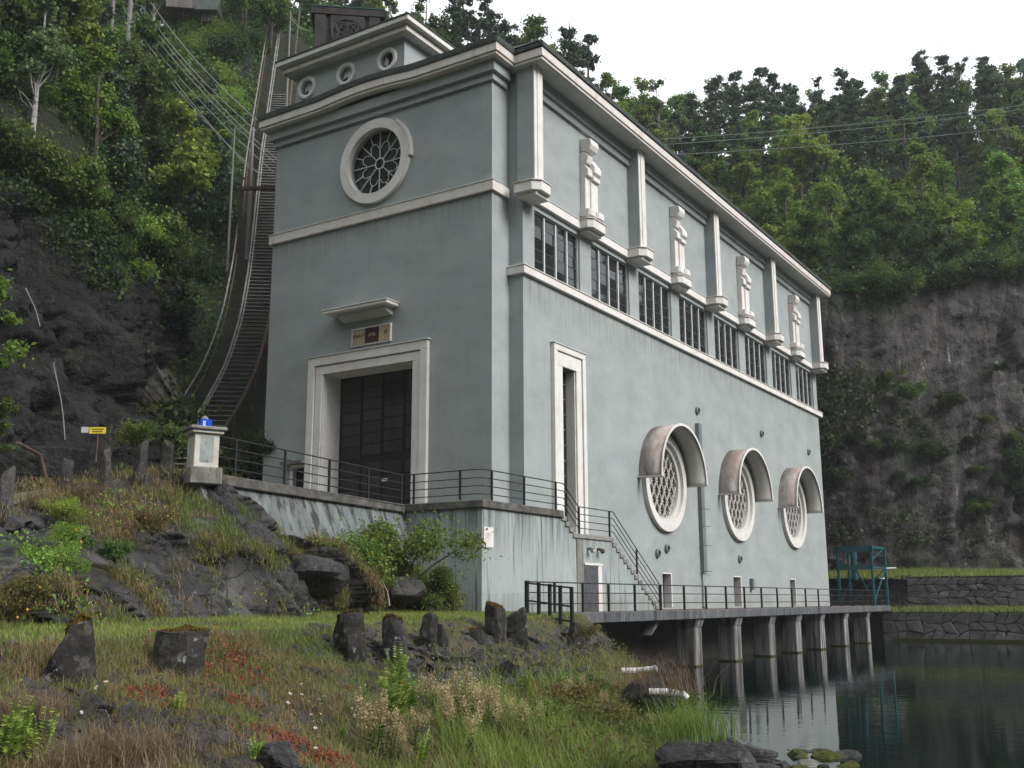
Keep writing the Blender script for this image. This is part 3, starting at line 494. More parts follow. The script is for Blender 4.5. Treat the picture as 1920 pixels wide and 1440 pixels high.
# bands under the cornice and the cornice itself (front with its low hump)
def sweep_plan(m, off, z0, z1):                          # closed slab following the plan at a given overhang
    return m.prism([(W_-off, -off, z0), (off, -off, z0), (off, .95, z0), (-.6, .95, z0), (-.6, .5, z0), (W_-off, .5, z0)], (0, 0, z1-z0))
sweep_plan(MB(), .12, 15.27, 15.57).build('frieze_band', 'plaster', PS); sweep_plan(MB(), .27, 15.572, 16.02).build('frieze_band', 'plaster', PS)
for i in range(4):
    y0 = PIL[i]+.656; MB().box(XW-.02, XW+.13, y0, y0+8.636, 15.25, 15.56).build('frieze_band', 'plaster', PS); MB().box(XW-.02, XW+.26, y0, y0+8.636, 15.562, 16.06).build('frieze_band', 'plaster', PS)
def hump(x): t = (x+6.05)/2.6; return .15*max(0, 1-t*t)**1.3 if abs(t) < 1 else 0
def front_run(m, ov, z0, z1, h=True):
    xs = np.r_[W_-ov, np.linspace(-9, -3.2, 26), ov]; n = len(xs); vs = []
    for x in xs:
        k = hump(x) if h else 0; vs += [(x, -ov, z0+k), (x, -ov, z1+k), (x, .6, z1+k), (x, .6, z0+k)]
    fs = [(4*i+q, 4*i+(q+1) % 4, 4*i+4+(q+1) % 4, 4*i+4+q) for i in range(n-1) for q in range(4)]+[(0, 1, 2, 3), (4*n-1, 4*n-2, 4*n-3, 4*n-4)]
    return m.add(vs, fs)
CX = 1.86
def cornice(m, e, z0, z1):
    front_run(m, .6+e, z0, z1); m.box(-.3, .6+e, .602, .7, z0, z1); m.prism([(-.3, .7-e, z0), (CX+e, .7-e, z0), (CX+e, 39.7+e, z0), (-.3, 39.7+e, z0)], (0, 0, z1-z0)); return m
cornice(MB(), -.06, 16.022, 16.14).build('cornice', 'cornice', PS, bevel=.01); cornice(MB(), 0, 16.142, 16.47).build('cornice', 'cornice', PS, bevel=.01)
MB().box(XW-.4, CX-.11, .72, 39.5, 16.0, 16.02).build('soffit', 'soffit', PS)
front_run(MB(), .64, 16.472, 16.52).build('roof_edge', 'roof', PS); cornice(MB(), .05, 16.525, 16.72).build('roof_edge', 'roof', PS)
MB().add([(W_-.5, .61, 16.73), (CX-.1, .61, 16.73), (CX-.1, 39.6, 16.73), (W_-.5, 39.6, 16.73), (-5, 4, 19.3), (-5, 36, 19.3)], [(0, 1, 4), (1, 2, 5, 4), (2, 3, 5), (3, 0, 4, 5)]).build('roof', 'roof', PS)
MB().box(W_-.58, W_+.4, 1.2, 39, 15.4, 15.8).box(W_-.42, W_+.4, 1.2, 39, 15.05, 15.39).build('side_cornice', 'cornice', PS)
MB().box(W_-1.3, W_+.2, 3.0, 6.4, 13.0, 13.5).build('side_balcony', 'concrete', PS)
# louvre slot under the hump
MB().add([(-7.85, -.275, 16.0), (-4.3, -.275, 16.0), (-4.3, -.275, 16.02), (-5.2, -.275, 16.11), (-6.05, -.275, 16.16), (-6.9, -.275, 16.11), (-7.85, -.275, 16.02)], [tuple(range(7))]).build('louvre_void', 'dark_void', PS)
# attic storey with three oculi
AX0, AX1, AY = -11.6, -5.25, 1.1
at_ = MB().wall((0, AY, 0), X3, Z3, AX0, AX1, 16.7, 19.6, [], [(-10.9, 18.5, .36), (-8.55, 18.5, .36), (-6.2, 18.52, .36)], .25, (0, -1, 0))
at_.add([(AX1, AY, 16.7), (AX1, 12, 16.7), (AX1, 12, 19.6), (AX1, AY, 19.6)], [(0, 1, 2, 3)]).add([(AX0, AY, 16.7), (AX0, 12, 16.7), (AX0, 12, 19.6), (AX0, AY, 19.6)], [(0, 1, 2, 3)])
att = at_.build('attic', 'plaster', PS)
MB().box(AX0-.45, AX1+.45, AY-.45, 12.4, 19.3, 19.5).build('attic_cornice', 'cornice', att, bevel=.01); MB().box(AX0-.38, AX1+.38, AY-.38, 12.3, 19.502, 19.62).build('attic_soffit', 'soffit', att); MB().box(AX0-.68, AX1+.68, AY-.68, 12.6, 19.622, 19.84).build('attic_cornice', 'trim', att, bevel=.01); MB().box(AX0-.72, AX1+.72, AY-.72, 12.65, 19.842, 19.90).build('attic_roof', 'roof', att)
for k, x in enumerate((-10.9, -8.55, -6.2)):
    z = 18.5; c = MB().ring((x, AY, z), X3, Z3, (0, -1, 0), [(.36, -.05), (.36, .05), (.56, .05), (.56, -.05)], 36).build('oculus', 'trim', att, True)
    MB().disc((x, AY+.2, z), X3, Z3, .37, 28).build('pane', 'dark_void', c)
    sh = [[(-.3, .1), (-.1, .36), (.2, .3), (.34, .02), (.12, .0), (-.02, -.3), (-.08, .0), (-.3, -.12)], [(-.32, -.1), (-.25, .25), (.05, .36), (.33, .12), (.3, -.18), (.06, -.05), (.0, -.3), (-.06, .0)], [(-.34, -.06), (-.2, .3), (-.05, .05), (-.1, -.2)]][k]
    MB().add([(x+a, AY+.18, z+b_) for a, b_ in sh], [tuple(range(len(sh)))]).build('broken_glass', 'metal_white', c)
# rose window
rx, rz = ROSE; rose = MB().ring((rx, 0, rz), X3, Z3, (0, -1, 0), [(1.42, -.08), (1.42, .16), (1.83, .16), (1.83, -.05)], 64).build('rose_window', 'trim', PS)
MB().ring((rx, 0, rz), X3, Z3, (0, -1, 0), [(1.845, -.05), (1.845, .21), (1.95, .21), (1.95, -.05)], 20, math.radians(-6), math.radians(52)).build('broken_label_mould', 'cornice', rose)
MB().disc((rx, .30, rz), X3, Z3, 1.44, 56).build('glass', 'glass_dark', rose)
g = MB(); Rr = lambda r, a: (rx+r*math.cos(a), .24, rz+r*math.sin(a))
g.ring((rx, .24, rz), X3, Z3, (0, -1, 0), [(.21, -.025), (.21, .025), (.255, .025), (.255, -.025)], 24)
for k in range(8):
    a = math.radians(90+45*k); g.bar(Rr(.25, a), Rr(1.43, a), .028, .05, Y3); a2 = a+math.radians(22.5); g.bar(Rr(.98, a2), Rr(1.43, a2), .028, .05, Y3)
    pts = []
    for q in np.linspace(0, 1, 15):                      # one trefoil lobe between two spokes
        th = a+math.radians(45)*q; r = .70+.27*max(0, math.sin(math.pi*(q-.14)/.72))**.5 if .14 < q < .86 else .70
        pts.append(Rr(r, th))
    g.tube(pts, .017, 5)
g.build('tracery', 'metal_white', rose)
# portal
fr = MB()
def frame(m, x0, x1, z0, z1, wd, y0, y1, top=True):      # three-sided surround
    m.box(x0, x0+wd, y0, y1, z0, z1-wd); m.box(x1-wd, x1, y0, y1, z0, z1-wd); m.box(x0, x1, y0, y1, z1-wd, z1); return m
port = frame(MB(), -9.0, -2.85, -1.35, 5.28, .36, -.16, 0).build('portal', 'trim', PS, bevel=.012)
frame(MB(), -8.60, -3.24, -1.35, 4.88, .34, -.10, 0).build('inner_surround', 'trim', port, bevel=.01)
MB().box(-8.27, -8.2, -.06, 1.0, -1.35, 4.60).box(-3.63, -3.56, -.06, 1.0, -1.35, 4.60).box(-8.27, -3.56, -.06, 1.0, 4.54, 4.62).build('reveal', 'trim', port)
MB().box(-9.06, -2.79, -.20, .0, 5.282, 5.33).build('lead_cap', 'pipe_grey', port)
dr = MB().box(-8.2, -3.62, 1.02, 1.1, -1.36, 4.56).build('door', 'door_frame', port)
cx = np.linspace(-8.12, -3.70, 5)
for i in range(4):
    nr = 7; zs = np.linspace(1.15, 4.46, 8)+(.06*i); zl = np.linspace(-1.25, .95, 5)
    for a, b_ in list(zip(zs, zs[1:]))+list(zip(zl, zl[1:])):
        MB().box(cx[i]+.07, cx[i+1]-.07, 1.0-.006*random.random(), 1.02, a+.03, min(b_, 4.5)-.03).build('panel', 'door_panel', dr)
MB().box(-5.9, -5.62, .985, .998, .12, .24).build('notice', 'paper', dr)
MB().box(-7.72, -4.42, -.75, 0, 6.85, 6.98).box(-7.76, -4.38, -.79, 0, 6.982, 7.02).build('canopy', 'trim', PS, bevel=.012)
MB().prism([(-7.2, -.5, 6.70), (-7.2, -.1, 6.56), (-7.2, 0, 6.56), (-7.2, 0, 6.85), (-7.2, -.5, 6.85)], (2.5, 0, 0)).build('canopy_lamp', 'soffit', PS)
pl = MB().box(-6.72, -4.76, -.05, 0, 5.56, 6.2).build('plaque', 'plaque', PS)
frame(MB(), -6.75, -4.73, 5.53, 6.23, .05, -.08, 0).box(-6.75, -4.73, -.08, 0, 5.50, 5.53).build('plaque_frame', 'trim', pl)
MB().box(-6.05, -5.35, -.062, -.051, 5.57, 6.19).build('plaque_field', 'letters', pl)
def text(body, size, loc, rot, mat, parent, name='lettering', ext=.006):
    cu = bpy.data.curves.new(name, 'FONT'); cu.body = body; cu.size = size; cu.align_x = 'CENTER'; cu.align_y = 'CENTER'; cu.extrude = ext
    o = bpy.data.objects.new(name+'_tmp', cu); COL.objects.link(o); bpy.context.view_layer.update()
    me = bpy.data.meshes.new_from_object(o.evaluated_get(bpy.context.evaluated_depsgraph_get())); bpy.data.objects.remove(o); me.materials.append(M[mat])
    q = bpy.data.objects.new(name, me); COL.objects.link(q); q.parent = parent; q.rotation_euler = rot
    q.location = Vector(loc)-parent_world(parent); return q
R90 = math.radians(90)
text('KRAFT', .21, (-6.37, -.058, 5.89), (R90, 0, 0), 'letters', pl); text('III', .22, (-5.0, -.058, 5.89), (R90, 0, 0), 'letters', pl); text('ANL', .2, (-5.68, -.068, 5.88), (R90, 0, 0), 'plaque', pl)
# small side entrance left of the portal
sm = frame(MB(), -9.88, -8.98, -1.35, .93, .12, -.05, 0).build('side_door', 'trim', PS); MB().box(-9.8, -9.0, .2, .25, -1.36, .82).build('void', 'dark_void', sm)
MB().box(-10.25, -8.98, -.3, 0, .95, 1.08).build('door_hood', 'concrete', sm)
# long row of windows: each four lights wide, five panes high
pm = MB().box(-.006, .006, -.40, .40, -.21, .21).mesh('pane', 'glass_dark'); bar_m = MB().box(-.02, .02, -.42, .42, -.012, .012).mesh('glazing_bar', 'bars_dark')
for i, (y0, y1, z0, z1) in enumerate(wins):
    f = MB(); x = XL-.16
    f.box(x-.03, x+.05, y0, y1, z0, z0+.05).box(x-.03, x+.05, y0, y1, z1-.05, z1); w4 = WW/4
    for k in range(5): f.box(x-.03, x+.07, y0+k*w4-.035 if k else y0, y0+k*w4+.035 if k < 4 else y1, z0+.05, z1-.05)
    fo = f.build('window', 'metal_white', PS); org = parent_world(fo)
    for k in range(4):
        hh = (z1-z0-.1)/5
        for r in range(5):
            y, z = y0+(k+.5)*w4, z0+.05+(r+.5)*hh
            share('pane', pm, fo, (x-PS.location[0], y-PS.location[1], z-PS.location[2]), (random.gauss(0, .004), random.gauss(.012, .02), random.gauss(0, .02)), (1, 1, 1.14))
            if r: share('glazing_bar', bar_m, fo, (x+.005-PS.location[0], y-PS.location[1], z-hh/2-PS.location[2]))
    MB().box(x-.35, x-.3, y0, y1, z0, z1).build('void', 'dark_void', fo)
# tall narrow window by the steps
tw = MB().box(XL, XL+.18, 3.2, 3.45, -2.05, 5.1).box(XL, XL+.18, 5.5, 5.75, -2.05, 5.1).box(XL, XL+.18, 3.2, 5.75, 5.1, 5.35).build('tall_window', 'trim', PS, bevel=.012)
MB().box(XL, XL+.12, 3.48, 3.93, -2.05, 4.53).box(XL, XL+.12, 5.05, 5.47, -2.05, 4.53).box(XL, XL+.12, 3.48, 5.47, 4.53, 5.07).build('inner_surround', 'trim', tw, bevel=.01)
MB().box(XL-.42, XL+.04, 5.0, 5.046, -2, 4.5).build('reveal', 'trim', tw); MB().box(XL-.40, XL-.36, 3.93, 5.0, -2.0, 4.53).build('glass', 'glass_dark', tw)
g = MB()
for z in np.arange(-1.6, 4.5, .62): g.box(XL-.37, XL-.33, 3.93, 5.0, z, z+.05)
g.box(XL-.37, XL-.33, 4.3, 4.36, -2, 4.5).build('glazing_bars', 'bars_dark', tw); MB().box(XL, XL+.22, 3.16, 5.79, 5.352, 5.39).build('lead_cap', 'pipe_grey', tw)
# three round windows with barrel hoods and star lattices
for i, (y, z) in enumerate(RW):
    c = (XL, y, z); rw = MB().ring(c, Y3, Z3, X3, [(1.90, -.05), (1.90, .2), (2.27, .2), (2.27, -.02)], 64).build('round_window', 'trim', PS)
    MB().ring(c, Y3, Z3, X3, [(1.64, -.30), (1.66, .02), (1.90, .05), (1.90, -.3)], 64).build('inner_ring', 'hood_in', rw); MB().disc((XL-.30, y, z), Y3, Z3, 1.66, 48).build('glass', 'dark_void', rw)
    g = MB(); R0 = 1.62; st = .56; x = XL-.12
    for s_ in (-1, 1):
        for k in range(-8, 9):
            # lines z = s*1.55*y + k*st*1.55 clipped to the circle
            a_ = 1.55*s_; b0 = k*st*1.55; A1 = 1+a_*a_; B1 = 2*a_*b0; C1 = b0*b0-R0*R0; D1 = B1*B1-4*A1*C1
            if D1 <= 0: continue
            q = [(-B1-math.sqrt(D1))/(2*A1), (-B1+math.sqrt(D1))/(2*A1)]; g.bar((x, y+q[0], z+a_*q[0]+b0), (x, y+q[1], z+a_*q[1]+b0), .042, .08, X3)
    for a_ in range(-8, 9):
        for b0 in range(-8, 9):
            yy, zz = (a_-b0)*st/2, (a_+b0)*st*1.55/2
            if yy*yy+zz*zz < 1.45**2:
                g.bar((x+.03, y+yy-.15, z+zz), (x+.03, y+yy+.15, z+zz), .035, .05, X3); g.bar((x+.03, y+yy, z+zz-.16), (x+.03, y+yy, z+zz+.16), .035, .05, X3)
    g.build('lattice', 'grille', rw)
    h = MB().ring((XL, y, z+.02), Y3, Z3, X3, [(2.53, 0), (2.53, 1.1), (2.58, 1.1), (2.58, 0)], 40, 0, math.pi).build('hood', 'hood', rw, True)
    MB().ring((XL, y, z+.02), Y3, Z3, X3, [(2.49, 0), (2.49, 1.05), (2.528, 1.05), (2.528, 0)], 40, 0, math.pi).build('hood_lining', 'hood_in', h, True)
    MB().ring((XL, y, z+.02), Y3, Z3, X3, [(2.50, 1.102), (2.50, 1.14), (2.62, 1.14), (2.62, 1.102)], 40, 0, math.pi).build('hood_rim', 'trim', h)
    MB().box(XL, XL+1.2, y-2.72, y-2.44, z-.05, z+.018).box(XL, XL+1.2, y+2.44, y+2.6, z-.03, z+.018).build('hood_foot', 'hood_in', h)
for a, b_ in SW:
    s_ = MB().box(XL-.40, XL-.36, a, b_, -4.86, -3.29).build('basement_window', 'glass_dark', PS); MB().box(XL-.36, XL+.01, b_-.08, b_-.002, -4.85, -3.3).box(XL-.36, XL+.012, a, b_, -3.35, -3.292).build('jamb', 'trim', s_)
# conduit, vents, lamps
cd_ = MB().box(XL, XL+.20, 17.45, 17.85, -3.2, 4.15).build('conduit', 'conduit', PS)
MB().box(XL, XL+.10, 17.5, 17.8, -4.86, -3.22).build('conduit_foot', 'plaster', cd_)
for z in (1.95, 1.6, 1.2, -.1, -.95, -1.9, -3.15): MB().bar((XL+.20, 17.3, z), (XL+.20, 18.45, z), .02, .03).build('clip', 'bars_dark', cd_)
for (y, z) in ((17.75, 4.85), (27.3, 4.93), (36.3, 4.91), (12.48, -2.45), (13.49, -2.2), (22.8, -2.39)):
    p = MB().ring((XL, y, z), Y3, Z3, X3, [(.13, -.02), (.13, .14), (.20, .10), (.20, -.02)], 18).build('vent', 'conduit', PS); MB().disc((XL+.02, y, z), Y3, Z3, .13, 16).build('void', 'dark_void', p)
MB().box(XL, XL+.18, 24.2, 24.5, -4.0, -3.4).build('junction_box', 'conduit', PS)
# ================================================================ dark stone tower on the slope behind
tc = at(651, 70, 62); ta = math.radians(7)
TW = thing('stone_tower', 'dark stone tower with carved knot relief and green roof edge above the attic', 'tower', (tc[0], tc[1], 14))
fw = np.array([-_f[0], -_f[1], 0])/math.hypot(_f[0], _f[1]); rw_ = np.array([_r[0], _r[1], 0])
ca, sa = math.cos(ta), math.sin(ta); tn = ca*fw+sa*rw_; tr = np.array([-tn[1], tn[0], 0]); zt = at(650, 8, 62)[2]; hw = 1.95
C0 = lambda u, d, z: tc*np.array([1, 1, 0])+tr*u+tn*d+np.array([0, 0, z])
def tb(m, u0, u1, d0, d1, z0, z1): return m.obox(C0((u0+u1)/2, (d0+d1)/2, (z0+z1)/2), tr*(u1-u0)/2, tn*(d1-d0)/2, np.array([0, 0, (z1-z0)/2]))
tb(MB(), -hw, hw, -3.6, 0, 14, zt-.6).build('shaft', 'tower', TW)
tb(MB(), -hw-.2, hw+.2, -3.8, .2, zt-.55, zt-.12).build('cap', 'tower', TW); tb(MB(), -hw-.24, hw+.24, -3.84, .24, zt-.118, zt-.04).build('roof_edge', 'copper', TW)
tb(MB(), -hw-.06, hw+.06, .0, .14, zt-3.3, zt-3.05).build('ledge', 'tower', TW)
for u0, u1 in ((-hw+.05, -1.28), (-.98, .98), (1.25, hw-.05)): tb(MB(), u0, u1, 0, .16, zt-3.0, zt-.62).build('pier', 'tower', TW)
kn = MB(); kc = C0(0, .17, zt-1.75); zz3 = np.array([0, 0, 1.])
kn.ring(kc, tr, zz3, tn, [(.86, 0), (.86, .06), (.95, .06), (.95, 0)], 40)
for q in range(4):
    a = math.radians(45+90*q); cc = kc+.46*(math.cos(a)*tr+math.sin(a)*zz3); kn.ring(cc, tr, zz3, tn, [(.26, .01), (.26, .07), (.38, .07), (.38, .01)], 28)
    d2 = math.cos(a)*tr+math.sin(a)*zz3; kn.bar(kc-d2*.9+tn*.05, kc+d2*.9+tn*.05, .12, .05, tn)
kn.ring(kc, tr, zz3, tn, [(.50, .01), (.50, .08), (.60, .08), (.60, .01)], 32)
kn.build('knot_relief', 'tower', TW)
# ================================================================ terrace, steps, railings, retaining wall, gate pillar
XT = 1.85; TZ = -1.35
TE = thing('entrance_terrace', 'pale blue painted terrace with outside stair down to the water deck', 'terrace', (.3, -2, -5))
PLAN = [(-1.35, -3.35), (XT, -3.35), (XT, 1.72), (XL+.012, 1.72), (XL+.012, 1.175), (.012, 1.175), (.012, -.012), (-1.35, -.012)]
MB().prism([(a, b_, -5.4) for a, b_ in PLAN], (0, 0, 3.8)).build('wall', 'plaster_lower', TE)
MB().prism([(-1.35, -3.45, -1.6), (XT+.1, -3.45, -1.6), (XT+.1, 1.78, -1.6), (XL+.012, 1.78, -1.6), (XL+.012, 1.165, -1.6), (.012, 1.165, -1.6), (.012, -.012, -1.6), (-1.35, -.012, -1.6)], (0, 0, .25)).build('slab', 'coping', TE, bevel=.02)
steps = []; zc, yc = TZ, 1.78
for k in range(4): zc -= .19; steps.append((yc, yc+.28, zc)); yc += .28
steps.append((yc, 5.75, zc)); land = zc; yc = 5.75; n = 14
for k in range(n): z = land-(land+4.93)*(k+1)/(n+.0); steps.append((yc, yc+.315, z)); yc += .315
prof = [(1.725, -5.3), (1.725, -1.61)]
for y0, y1, z in steps: prof += [(y0, z-.17), (y1, z-.17)]
prof += [(yc, -5.3)]
MB().prism([(XL+.012, a, b_) for a, b_ in prof], (XT-XL-.03, 0, 0)).build('stair_wall', 'plaster_lower', TE)
for y0, y1, z in steps: MB().box(XL+.013, XT+.04, y0-.02, y1+.03, z-.168, z-.002).build('step', 'step', TE, bevel=.015)
MB().box(XT-.02, XT+.012, 2.85, 3.35, -5.2, land-.2).build('dark_strip', 'concrete', TE)
ud = MB().box(XT-.015, XT-.005, 3.42, 4.45, -4.95, -3.3).build('undercroft_door', 'bars_dark', TE)
MB().box(XT-.1, XT+.03, 4.46, 4.75, -4.95, -3.24).build('jamb', 'trim', ud); MB().box(XT-.1, XT+.05, 3.38, 4.8, -3.24, -3.16).build('lintel', 'trim', ud)
for y in (3.72, 4.5):
    l = MB().tube([(XT, y, -2.62), (XT+.12, y, -2.64), (XT+.22, y+.02, -2.72)], [.05, .06, .11], 10).build('lamp', 'rust' if y > 4 else 'conduit', TE); MB().tube([(XT+.221, y+.02, -2.72), (XT+.26, y+.025, -2.76)], [.09, .05], 10).build('bulb', 'paper' if y < 4 else 'rust', l)
sg = MB().box(XT+.012, XT+.03, -3.28, -2.72, -2.85, -2.2).build('notice_board', 'paper', TE)
for k in range(3): MB().box(XT+.031, XT+.034, -3.18, -2.86-.05*k, -2.42-.06*k, -2.405-.06*k).build('print_line', 'conduit', sg)
MB().box(XT-.3, XT-.12, -3.42, -3.352, -2.62, -2.45).build('wall_box', 'rust', TE)

def railing(name, label, paths, posts, hs=(1.0, .73, .47, .21), pw=.06, rw=.035, group=None):
    t = thing(name, label, 'railing', posts[0][:3], group)
    for p in posts: MB().bar(p, (p[0], p[1], p[2]+(p[3] if len(p) > 3 else 1.0)), pw).build('post', 'metal_black', t)
    for h in hs:
        for path in paths: MB().tube([(q[0], q[1], q[2]+h) for q in path], rw/2*(1.2 if h == max(hs) else 1), 6).build('rail', 'metal_black', t)
    return t
ex, ey = XT-.02, -3.3
cor = [(-1.3, ey, TZ)]+[(ex-.35+.35*math.sin(a), ey+.35-.35*math.cos(a), TZ) for a in np.linspace(0, math.pi/2, 5)]
sl = lambda y: land+.0 if y > 0 else 0
side = [(ex, 1.7, TZ), (ex, 1.95, TZ), (ex, 3.05, land), (ex, 5.85, land), (ex, 10.05, -4.9)]
pY = lambda px, py: float(on_x(px, py, ex)[1])
posts = [(-.95, ey, TZ), (.95, ey, TZ), (ex, -2.75, TZ), (ex, -.75, TZ), (ex, 1.4, TZ), (ex, 3.1, land-.0), (ex, 5.55, land), (ex, 7.9, -3.5), (ex, 10.0, -4.93)]
railing('terrace_railing', 'black iron railing round the terrace and down the outside stair', [cor+side], posts)
RWA, RWB = np.array([.15, -13.1, -1.36]), np.array([-1.35, -3.35, -1.36])
rp = [RWA+(RWB-RWA)*k for k in (.1, .32, .545, .77, .985)]
railing('road_railing', 'black iron railing on top of the streaked retaining wall', [[tuple(RWA+(RWB-RWA)*.03), tuple(RWB)]], [tuple(p) for p in rp])
rwt = thing('retaining_wall', 'sloping streaked concrete retaining wall below the entrance road', 'wall', (0, -8, -4.5))
dv = unit(RWB-RWA); nv_ = np.array([-dv[1], dv[0], 0]); nv_ = nv_*(1 if nv_[0] > 0 else -1)
A0, B0 = RWA-dv*.35, RWB+dv*.0
q = [A0-nv_*.5, A0, A0+nv_*.02-np.array([0, 0, .3]), A0+nv_*1.25-np.array([0, 0, 3.6]), A0-nv_*.5-np.array([0, 0, 3.6])]
MB().prism(q, B0-A0).build('face', 'wall_stain', rwt)
q = [A0-nv_*.45+[0, 0, .006], A0+nv_*.14+[0, 0, .006], A0+nv_*.14-np.array([0, 0, .26]), A0-nv_*.45-np.array([0, 0, .26])]
MB().prism(q, B0-A0).build('coping', 'coping', rwt, bevel=.02)
gp = RWA+dv*-.15-nv_*.12; g0 = np.array([gp[0], gp[1], -1.36]); ga = math.radians(-24)
GP = thing('gate_pillar', 'peeling white gate pillar carrying a blue glass lamp at the road edge', 'gate pillar', g0)
gu, gv = np.array([math.cos(ga), math.sin(ga), 0]), np.array([-math.sin(ga), math.cos(ga), 0]); zz = np.array([0, 0, 1.])
gb = lambda m, hw_, z0, z1, hv=None: m.obox(g0+zz*(z0+z1)/2, gu*hw_, gv*(hv or hw_), zz*(z1-z0)/2)
gb(MB(), .40, -.3, .12).build('foot', 'concrete', GP, bevel=.02); gb(MB(), .31, .12, .98).build('shaft', 'gatewhite', GP, bevel=.01)
gb(MB(), .39, .98, 1.05).build('capital', 'gatewhite', GP); gb(MB(), .46, 1.052, 1.14).build('capital', 'concrete', GP, bevel=.02)
for a in (gu, -gv):
    b_ = gv if a is gu else gu; MB().obox(g0+zz*.57+a*.308, b_*.17, zz*.33, a*.006).build('panel', 'gatepanel' if a is gu else 'gatewhite', GP)
lm_ = gb(MB(), .145, 1.142, 1.36).build('lamp', 'blueglass', GP)
for a in (gu, -gv): b_ = gv if a is gu else gu; MB().obox(g0+zz*1.24+a*.147-b_*.05, b_*.035, zz*.07, a*.003).build('painted_glint', 'glint_blue', lm_)  # pale patch on each lamp face paints a glint on the glass
MB().tube([g0+zz*1.36, g0+zz*1.42, g0+zz*1.46], [.10, .085, .02], 10).build('lamp_cap', 'concrete', lm_)
# ================================================================ pier deck, piles, railing, gate
DX = 2.83; DZ = -4.93
PI_ = thing('pier', 'long concrete deck on piles along the water side of the power station', 'pier', (1.7, 20, WATER))
MB().box(.505, DX, -2.5, 45.9, DZ-.16, DZ).build('deck', 'deck_top', PI_); MB().box(DX-.35, DX+.06, -1.2, 45.9, DZ-.38, DZ-.005).build('edge_beam', 'deck_edge', PI_, bevel=.02)
for k, y in enumerate((7.3, 11.95, 16.7, 21.5, 25.8, 30.15, 35.1, 40.35)):
    if k: pw = MB().box(DX-1.0, DX-.15, y-.42, y+.42, -9, DZ-.75).build('pile', 'pier', PI_, bevel=.04)
    if k: MB().box(DX-1.015, DX-.135, y-.435, y+.435, WATER-.2, WATER+.07).build('weed_band', 'moss_green', pw); MB().prism([(DX-1.0, y-.42, DZ-.75), (DX-.15, y-.42, DZ-.75), (DX-.03, y-.42, DZ-.382), (DX-1.0, y-.42, DZ-.382)], (0, .84, 0)).build('pile_head', 'pier', pw)
    MB().prism([(DX-.6, y+.2, DZ-.95), (DX-.25, y+.2, DZ-.95), (DX-.25, y+1.15, DZ-.382), (DX-.25, y+.72, DZ-.382)], (-.3, 0, 0)).build('strut', 'deck_edge', PI_)
ys = [float(on_x(px, 1130, 2.72)[1]) for px in (988, 1040, 1093, 1141.4, 1190.5, 1239)]+[.9731+i*2.3815 for i in range(4, 19)]+[45.75]
railing('deck_railing', 'long black railing along the outer edge of the water deck', [[(2.72, ys[0], DZ), (2.72, 45.75, DZ)]], [(2.72, y, DZ) for y in ys], (1.0, .66, .30), .075, .04)
MB_end = railing('deck_railing', 'short railing across the far end of the water deck', [[(2.6, 45.8, DZ), (.7, 45.8, DZ)]], [(2.0, 45.8, DZ), (1.35, 45.8, DZ), (.72, 45.8, DZ)], (1.0, .66, .30), .075, .04)
ga0, ga1 = at(988, 1130, 33.2), at(1072, 1130, 30.8)
gt = thing('iron_gate', 'open black iron gate leaf at the near end of the water deck', 'gate', (ga0[0], ga0[1], -5.2))
for k in (0, .28, .53, .76, 1):
    p = ga0+(ga1-ga0)*k; MB().bar((p[0], p[1], -5.35 if k == 0 else -5.22), (p[0], p[1], -3.9-.24*k), .11 if k == 0 else .09).build('post', 'metal_black', gt)
for z in (-3.98, -4.52, -4.95): MB().bar((ga0[0], ga0[1], z), (ga1[0], ga1[1], z-.18), .05).build('bar', 'metal_black', gt)
# teal crane frame at the far end of the deck
CR = thing('gantry_frame', 'teal painted steel gantry standing at the far end of the deck', 'gantry', (1.6, 43.5, DZ))
cl = [(.45, 42.2), (2.72, 42.2), (.45, 44.9), (2.95, 44.9)]
for x, y in cl: MB().bar((x, y, DZ), (x, y, -1.0), .2, .14).build('leg', 'teal', CR)
MB().box(.3, 2.85, 42.1, 42.3, -1.35, -.95).build('top_beam', 'teal', CR); MB().box(.3, 3.05, 44.8, 45.0, -1.2, -.95).build('top_beam', 'teal', CR)
for x in (.45, 2.72): MB().bar((x, 42.2, -1.05), (x+(.23 if x > 1 else 0), 44.9, -1.05), .14, .14).build('top_beam', 'teal', CR)
MB().box(.4, 2.8, 42.15, 42.25, -2.55, -2.2).build('mid_beam', 'teal', CR); MB().bar((2.72, 42.2, -2.4), (2.95, 44.9, -2.4), .1).build('mid_beam', 'teal', CR); MB().bar((.45, 44.9, -2.4), (2.95, 44.9, -2.4), .1).build('mid_beam', 'teal', CR)
for p0, p1 in (((.45, 42.2, -2.3), (1.5, 42.2, -1.2)), ((2.72, 42.2, -1.9), (2.9, 44.9, -1.1)), ((.45, 42.2, -4.8), (1.6, 42.2, -2.5)), ((2.72, 42.2, -4.6), (1.6, 42.2, -2.5)), ((.45, 44.9, -4.8), (2.95, 44.9, -2.4)), ((2.72, 42.2, -4.7), (2.95, 44.9, -2.4))): MB().bar(p0, p1, .07).build('brace', 'teal', CR)
MB().tube([(1.2, 43.5, -1.2), (1.2, 43.5, -3.2)], .22, 10).build('hoist', 'teal', CR)
tag(MB().tube([tuple(at(1600, 1068, 79)), tuple(at(1680, 1065, 80))], .06, 8).build('pale_pole', 'pipe_grey'), 'thin white pole lying on the grass behind the teal gantry', 'pole')
